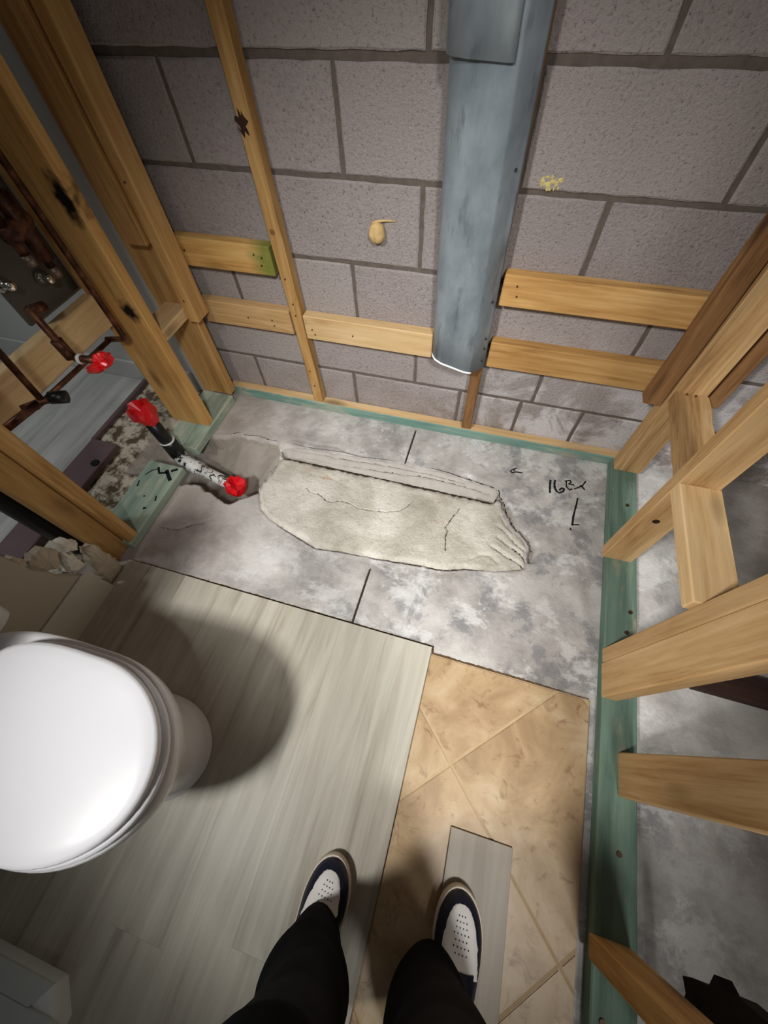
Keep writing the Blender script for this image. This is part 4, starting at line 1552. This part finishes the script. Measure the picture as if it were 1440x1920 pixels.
def loft(name, rows, mat, parent, smooth=True, cap_top=True, cap_bot=True):
    n = len(rows[0][0])
    vs, fs = [], []
    for ring, zc in rows:
        for (x, y) in ring:
            vs.append((x - T0.x, y, zc - T0.z))
    for r in range(len(rows) - 1):
        for k_ in range(n):
            k2 = (k_ + 1) % n
            fs.append((r * n + k_, r * n + k2, (r + 1) * n + k2, (r + 1) * n + k_))
    if cap_bot:
        fs.append(tuple(range(n - 1, -1, -1)))
    if cap_top:
        vs.append((sum(p[0] for p in rows[-1][0]) / n - T0.x, 0, rows[-1][1] - T0.z + 0.0005))
        c_ = len(vs) - 1
        b_ = (len(rows) - 1) * n
        for k_ in range(n):
            fs.append((b_ + k_, b_ + (k_ + 1) % n, c_))
    me = mesh_from(name, vs, fs, smooth)
    return obj(name, me, parent, [mat])


zf = 0.0135
loft('bowl', [(egg(-0.93, -0.468, 0.124), zf), (egg(-0.93, -0.468, 0.124), zf + 0.012), (egg(-0.93, -0.476, 0.118), zf + 0.02), (egg(-0.935, -0.476, 0.116), 0.10), (egg(-0.94, -0.466, 0.118), 0.17),
              (egg(-0.95, -0.445, 0.134), 0.23), (egg(-0.96, -0.415, 0.160), 0.275), (egg(-0.965, -0.402, 0.172), 0.305), (egg(-0.965, -0.396, 0.177), 0.33), (egg(-0.965, -0.396, 0.179), 0.352),
              (egg(-0.965, -0.400, 0.176), 0.360), (egg(-0.96, -0.415, 0.165), 0.362)], M['porcelain'], toilet)
loft('seat', [(egg(-0.86, -0.405, 0.166), 0.3625), (egg(-0.86, -0.398, 0.170), 0.366), (egg(-0.86, -0.398, 0.170), 0.376), (egg(-0.86, -0.404, 0.166), 0.381)], M['seat_plastic'], toilet)
lid_rows = [(egg(-0.865, -0.410, 0.160), 0.3825), (egg(-0.865, -0.405, 0.164), 0.386), (egg(-0.865, -0.405, 0.164), 0.393), (egg(-0.865, -0.408, 0.162), 0.398), (egg(-0.86, -0.412, 0.154), 0.4005),
            (egg(-0.85, -0.44, 0.135), 0.4025), (egg(-0.82, -0.50, 0.09), 0.404), (egg(-0.75, -0.58, 0.04), 0.4045)]
loft('lid', lid_rows, M['seat_plastic'], toilet)
for yy_ in (-0.075, 0.075):
    hg = obj('hinge', box_mesh('hinge', 0.03, 0.035, 0.018, 0.005, seg=2), toilet, [M['seat_plastic']])
    hg.location = (-0.872 - T0.x, yy_, 0.371 - T0.z)
loft('tank', [(egg(-1.018, -0.905, 0.19, p=6, straight=-0.955), 0.362), (egg(-1.02, -0.89, 0.205, p=6, straight=-0.955), 0.45), (egg(-1.02, -0.88, 0.215, p=6, straight=-0.955), 0.72)], M['porcelain'], toilet)
loft('tank_lid', [(egg(-1.022, -0.87, 0.223, p=6, straight=-0.955), 0.7205), (egg(-1.022, -0.868, 0.225, p=6, straight=-0.955), 0.745), (egg(-1.015, -0.88, 0.215, p=6, straight=-0.955), 0.755)], M['porcelain'], toilet)

# ================================================================== LOOSE PIECES ON THE FLOOR
lo = obj('vinyl_offcut', box_mesh('vinyl_offcut', 0.146, 0.62, 0.006, 0.001), None, [M['loose_vinyl']])
lo.location = (0.2425, -1.281 - 0.31, 0.0108)
lo.rotation_euler = (0, 0, 0.012)
tag(lo, 'loose taupe vinyl plank lying on the beige tiles under the right shoe', 'plank')

bx = empty('open_carton', (-0.712, -1.914, zf))
tag(bx, 'flat pale grey carton with a gap showing white near the bottom left corner', 'carton')
B0 = Vector((-0.70, -1.90, zf))


def slab(name, poly, z0, z1, mat, parent):
    n_ = len(poly)
    v_ = [(x - B0.x, y - B0.y, z0 - B0.z) for x, y in poly] + [(x - B0.x, y - B0.y, z1 - B0.z) for x, y in poly]
    f_ = [tuple(range(n_ - 1, -1, -1)), tuple(range(n_, 2 * n_))] + [(q, (q + 1) % n_, n_ + (q + 1) % n_, n_ + q) for q in range(n_)]
    return obj(name, mesh_from(name, v_, f_), parent, [mat])


slab('carton_body', [(-0.90, -1.745), (-0.90, -2.1), (-0.51, -2.1), (-0.51, -1.79), (-0.555, -1.745)], zf, 0.062, M['white_edge'], bx)
slab('carton_flap', [(-0.90, -1.737), (-0.90, -1.7775), (-0.577, -1.7775), (-0.549, -1.737)], 0.0625, 0.070, M['bin'], bx)
slab('carton_flap', [(-0.90, -1.7785), (-0.90, -2.1), (-0.50, -2.1), (-0.491, -1.785), (-0.505, -1.7785)], 0.0625, 0.070, M['bin'], bx)

# ================================================================== PERSON
person = empty('person', (0.06, -1.60, zf))
tag(person, 'standing person in black trousers and white and navy sneakers', 'person')
PP = Vector((0.06, -1.60, zf))


def skin_body():
    """joints of the standing figure, skinned into one surface"""
    J = {}
    E_ = []

    def j(nm, p, r, par=None):
        J[nm] = (Vector(p), r)
        if par:
            E_.append((par, nm))
    j('pelvis', (0.05, -1.66, 0.92), 0.135)
    j('waist', (0.05, -1.68, 1.06), 0.125, 'pelvis')
    j('chest', (0.05, -1.70, 1.28), 0.15, 'waist')
    j('collar', (0.05, -1.71, 1.42), 0.11, 'chest')
    j('neck', (0.05, -1.70, 1.50), 0.055, 'collar')
    j('jaw', (0.05, -1.675, 1.56), 0.07, 'neck')
    j('brow', (0.05, -1.67, 1.64), 0.088, 'jaw')
    j('crown', (0.05, -1.68, 1.70), 0.06, 'brow')
    for s, nm, ank, knee in ((-1, 'l', (-0.075, -1.60, 0.10), (-0.065, -1.535, 0.49)), (1, 'r', (0.185, -1.58, 0.10), (0.148, -1.50, 0.49))):
        j(nm + 'hip', (0.05 + s * 0.095, -1.655, 0.86), 0.095, 'pelvis')
        j(nm + 'thigh', (0.05 + s * 0.105, -1.61, 0.68), 0.078, nm + 'hip')
        j(nm + 'knee', knee, 0.058, nm + 'thigh')
        j(nm + 'calf', (ank[0] * 0.45 + knee[0] * 0.55, -1.59, 0.32), 0.052, nm + 'knee')
        j(nm + 'ankle', ank, 0.036, nm + 'calf')
        j(nm + 'shoulder', (0.05 + s * 0.18, -1.71, 1.38), 0.065, 'collar')
        j(nm + 'elbow', (0.05 + s * 0.25, -1.60, 1.15), 0.045, nm + 'shoulder')
        j(nm + 'wrist', (0.05 + s * 0.10, -1.42, 1.22), 0.028, nm + 'elbow')
        j(nm + 'palm', (0.05 + s * 0.07, -1.36, 1.25), 0.026, nm + 'wrist')
        for q in range(4):
            j(nm + 'f%d' % q, (0.05 + s * (0.05 + 0.008 * q), -1.325, 1.235 + 0.02 * q), 0.009, nm + 'palm')
            j(nm + 'g%d' % q, (0.05 + s * (0.03 + 0.006 * q), -1.30, 1.235 + 0.021 * q), 0.008, nm + 'f%d' % q)
        j(nm + 't0', (0.05 + s * 0.04, -1.375, 1.262), 0.011, nm + 'palm')
        j(nm + 't1', (0.05 + s * 0.015, -1.36, 1.27), 0.009, nm + 't0')
    names = list(J)
    ix = {n: i for i, n in enumerate(names)}
    me = bpy.data.meshes.new('body')
    me.from_pydata([J[n][0] - PP for n in names], [(ix[a], ix[b]) for a, b in E_], [])
    o = obj('body', me, person)
    o.modifiers.new('skin', 'SKIN')
    o.modifiers.new('sub', 'SUBSURF').levels = 1
    for i, n in enumerate(names):
        sv = me.skin_vertices[0].data[i]
        sv.radius = (J[n][1], J[n][1])
        sv.use_root = (n == 'pelvis')
    bpy.context.view_layer.update()
    dg = bpy.context.evaluated_depsgraph_get()
    m2 = bpy.data.meshes.new_from_object(o.evaluated_get(dg))
    o.modifiers.clear()
    o.data = m2
    m2.materials.clear()
    for k_ in ('cloth', 'skin', 'hair'):
        m2.materials.append(M[k_])
    for p in m2.polygons:
        c = p.center + PP
        p.use_smooth = True
        p.material_index = 0
        if c.z > 1.49:
            p.material_index = 2 if (c.z > 1.655 or (c.y < -1.70 and c.z > 1.54)) else 1
        elif c.y > -1.44 and c.z > 1.1:
            p.material_index = 1
    return o


skin_body()


def trouser_leg(rows, seed):
    """loose cloth tube: rows of (z, cx, cy, rx, ry)"""
    r = random.Random(seed)
    seg = 40
    ph = [r.uniform(0, 6.28) for _ in range(6)]
    vs, fs = [], []
    dense = []
    for a, b in zip(rows[:-1], rows[1:]):
        kk = max(2, int((b[0] - a[0]) / 0.014))
        for i in range(kk):
            t = i / kk
            t = t * t * (3 - 2 * t) * 0.5 + t * 0.5
            dense.append(tuple(a[q] * (1 - t) + b[q] * t for q in range(5)))
    dense.append(rows[-1])
    for (zc, cx, cy, rx, ry) in dense:
        for k_ in range(seg):
            a = 2 * math.pi * k_ / seg
            f = 1 + 0.035 * math.sin(3 * a + ph[0] + zc * 9) + 0.03 * math.sin(2 * a - zc * 28 + ph[1]) * math.exp(-zc / 0.35) + 0.022 * math.sin(zc * 62 + 2 * math.sin(a + ph[2])) * math.exp(-zc / 0.3)
            vs.append((cx + math.cos(a) * rx * f - PP.x, cy + math.sin(a) * ry * f - PP.y, zc + 0.006 * math.sin(2 * a + ph[3]) - PP.z))
    n = len(dense)
    for i in range(n - 1):
        for k_ in range(seg):
            k2 = (k_ + 1) % seg
            fs.append((i * seg + k_, i * seg + k2, (i + 1) * seg + k2, (i + 1) * seg + k_))
    me = mesh_from('trouser_leg', vs, fs, True)
    o = obj('trouser_leg', me, person, [M['cloth']])
    md = o.modifiers.new('thick', 'SOLIDIFY')
    md.thickness = 0.003
    return o


trouser_leg([(0.075, -0.070, -1.575, 0.058, 0.098), (0.12, -0.070, -1.575, 0.066, 0.098), (0.165, -0.068, -1.572, 0.083, 0.094), (0.20, -0.060, -1.575, 0.078, 0.090), (0.25, -0.055, -1.575, 0.076, 0.088), (0.36, -0.058, -1.565, 0.076, 0.088),
             (0.5, -0.062, -1.54, 0.080, 0.090), (0.7, -0.058, -1.60, 0.092, 0.10), (0.9, -0.045, -1.66, 0.10, 0.13)], 1)
trouser_leg([(0.072, 0.168, -1.565, 0.070, 0.10), (0.12, 0.163, -1.565, 0.078, 0.10), (0.19, 0.168, -1.56, 0.088, 0.096), (0.25, 0.176, -1.55, 0.094, 0.092), (0.36, 0.166, -1.535, 0.090, 0.09),
             (0.5, 0.145, -1.51, 0.078, 0.092), (0.7, 0.145, -1.59, 0.09, 0.10), (0.9, 0.145, -1.66, 0.10, 0.13)], 2)


def shoe(tip, ang, base):
    """sneaker: toe tip at world xy `tip`, heel 0.30 m behind, turned by ang"""
    root = empty('sneaker')
    root.parent = person
    Rm = Matrix.Translation((tip[0] - PP.x, tip[1] - PP.y, base - PP.z)) @ Matrix.Rotation(ang, 4, 'Z')
    root.matrix_local = Rm
    LN = 0.298

    def half(t):  # t 0 toe .. 1 heel
        a = 0.0525 * (1 - (1 - min(t / 0.30, 1)) ** 2.3) ** 0.5
        b = 1 - 0.24 * max(0, min(1, (t - 0.30) / 0.35)) + 0.02 * max(0, (t - 0.7))
        e_ = 1.0 if t < 0.88 else math.sqrt(max(0, 1 - ((t - 0.88) / 0.12) ** 2))
        return max(a * b * e_, 0.001)

    def skew(t):
        return 0.006 * math.sin(math.pi * min(1, t * 1.3)) - 0.002
    ts = [0.0, 0.006, 0.02, 0.045, 0.08, 0.12, 0.17, 0.23, 0.30, 0.38, 0.46, 0.55, 0.64, 0.73, 0.82, 0.88, 0.93, 0.97, 0.99, 1.0]
    # sole
    ring = [(skew(t) + half(t), -LN * t) for t in ts] + [(skew(t) - half(t), -LN * t) for t in reversed(ts)]
    n = len(ring)
    vs, fs = [], []
    for zc, f in ((0.0, 0.97), (0.004, 1.0), (0.024, 1.0), (0.028, 0.97)):
        for (x, y) in ring:
            vs.append((x * f, (y + LN / 2) * (1 - (1 - f) * 0.4) - LN / 2, zc))
    for r in range(3):
        for k_ in range(n):
            k2 = (k_ + 1) % n
            fs.append((r * n + k_, r * n + k2, (r + 1) * n + k2, (r + 1) * n + k_))
    fs.append(tuple(range(n - 1, -1, -1)))
    fs.append(tuple(3 * n + k_ for k_ in range(n)))
    obj('sole', mesh_from('sole', vs, fs), root, [M['sole']])

    def top(t):
        if t < 0.36:
            return 0.030 + 0.030 * (1 - (1 - min(1, t / 0.22)) ** 2.4) ** 0.6 + 0.02 * max(0, (t - 0.2)) / 0.16
        return 0.080 + 0.035 * min(1, (t - 0.36) / 0.3)

    def surf(t, v, lift=0.0):
        w = half(t) * 0.95
        hgt = (top(t) - 0.026) * (1 - abs(v) ** 2.6) ** 0.55
        return (skew(t) + v * w, -LN * (0.018 + t * 0.97), 0.026 + hgt + lift)
    nv = 25
    vsu, fsu = [], []
    tt = [0.0, 0.01, 0.025, 0.045, 0.07, 0.10, 0.14, 0.18, 0.23, 0.28, 0.33, 0.38, 0.45, 0.55, 0.65, 0.75, 0.85, 0.92, 0.97, 1.0]
    for t in tt:
        for q in range(nv):
            vsu.append(surf(t, -1 + 2 * q / (nv - 1)))
    for i in range(len(tt) - 1):
        for q in range(nv - 1):
            a = i * nv + q
            fsu.append((a, a + 1, a + nv + 1, a + nv))
    fsu.append(tuple(range(nv)))
    fsu.append(tuple((len(tt) - 1) * nv + q for q in range(nv - 1, -1, -1)))
    obj('upper', mesh_from('upper', vsu, fsu, True), root, [M['navy']])
    # white toe box, tapering towards the toe
    vst, fst = [], []
    tb = [0.062, 0.073, 0.092, 0.13, 0.17, 0.21, 0.26, 0.31, 0.35, 0.39]
    wv = [0.16, 0.42, 0.54, 0.63, 0.68, 0.72, 0.77, 0.82, 0.88, 0.95]
    m_ = 15
    for t, w in zip(tb, wv):
        for q in range(m_):
            u = -1 + 2 * q / (m_ - 1)
            vst.append(surf(t + 0.025 * abs(u) ** 3 * (1 if t > 0.3 else 0), u * w, 0.0016 if abs(u) < 0.99 else -0.001))
    for i in range(len(tb) - 1):
        for q in range(m_ - 1):
            a = i * m_ + q
            fst.append((a, a + 1, a + m_ + 1, a + m_))
    tbx = obj('toe_box', mesh_from('toe_box', vst, fst, True), root, [M['white_leather']])
    # perforations
    bm = bmesh.new()
    for r_i, t in enumerate((0.12, 0.15, 0.18, 0.21, 0.24, 0.27, 0.30)):
        cnt = (3, 4, 4, 5, 4, 5, 4)[r_i]
        for q in range(cnt):
            u = (q - (cnt - 1) / 2) * 0.15
            s_ = surf(t, u, 0.0019)
            bmesh.ops.create_cone(bm, cap_ends=True, segments=7, radius1=0.0013, radius2=0.0013, depth=0.0008, matrix=Matrix.Translation(s_))
    me = bpy.data.meshes.new('perforations')
    bm.to_mesh(me)
    bm.free()
    pf = obj('perforations', me, tbx, [M['hole']])
    pf['kind'] = 'stuff'
    # tongue under the trouser hem
    vg, fg = [], []
    for t in (0.37, 0.42, 0.48, 0.55):
        for q in range(9):
            u = -1 + q / 4
            s_ = surf(t, u * 0.6, 0.004)
            vg.append(s_)
    for i in range(3):
        for q in range(8):
            a = i * 9 + q
            fg.append((a, a + 1, a + 10, a + 9))
    obj('tongue', mesh_from('tongue', vg, fg, True), root, [M['navy']])
    return root


shoe((-0.074, -1.404, 0), math.radians(-6), 0.0136)
shoe((0.207, -1.374, 0), math.radians(1), 0.0142)
bpy.context.view_layer.update()
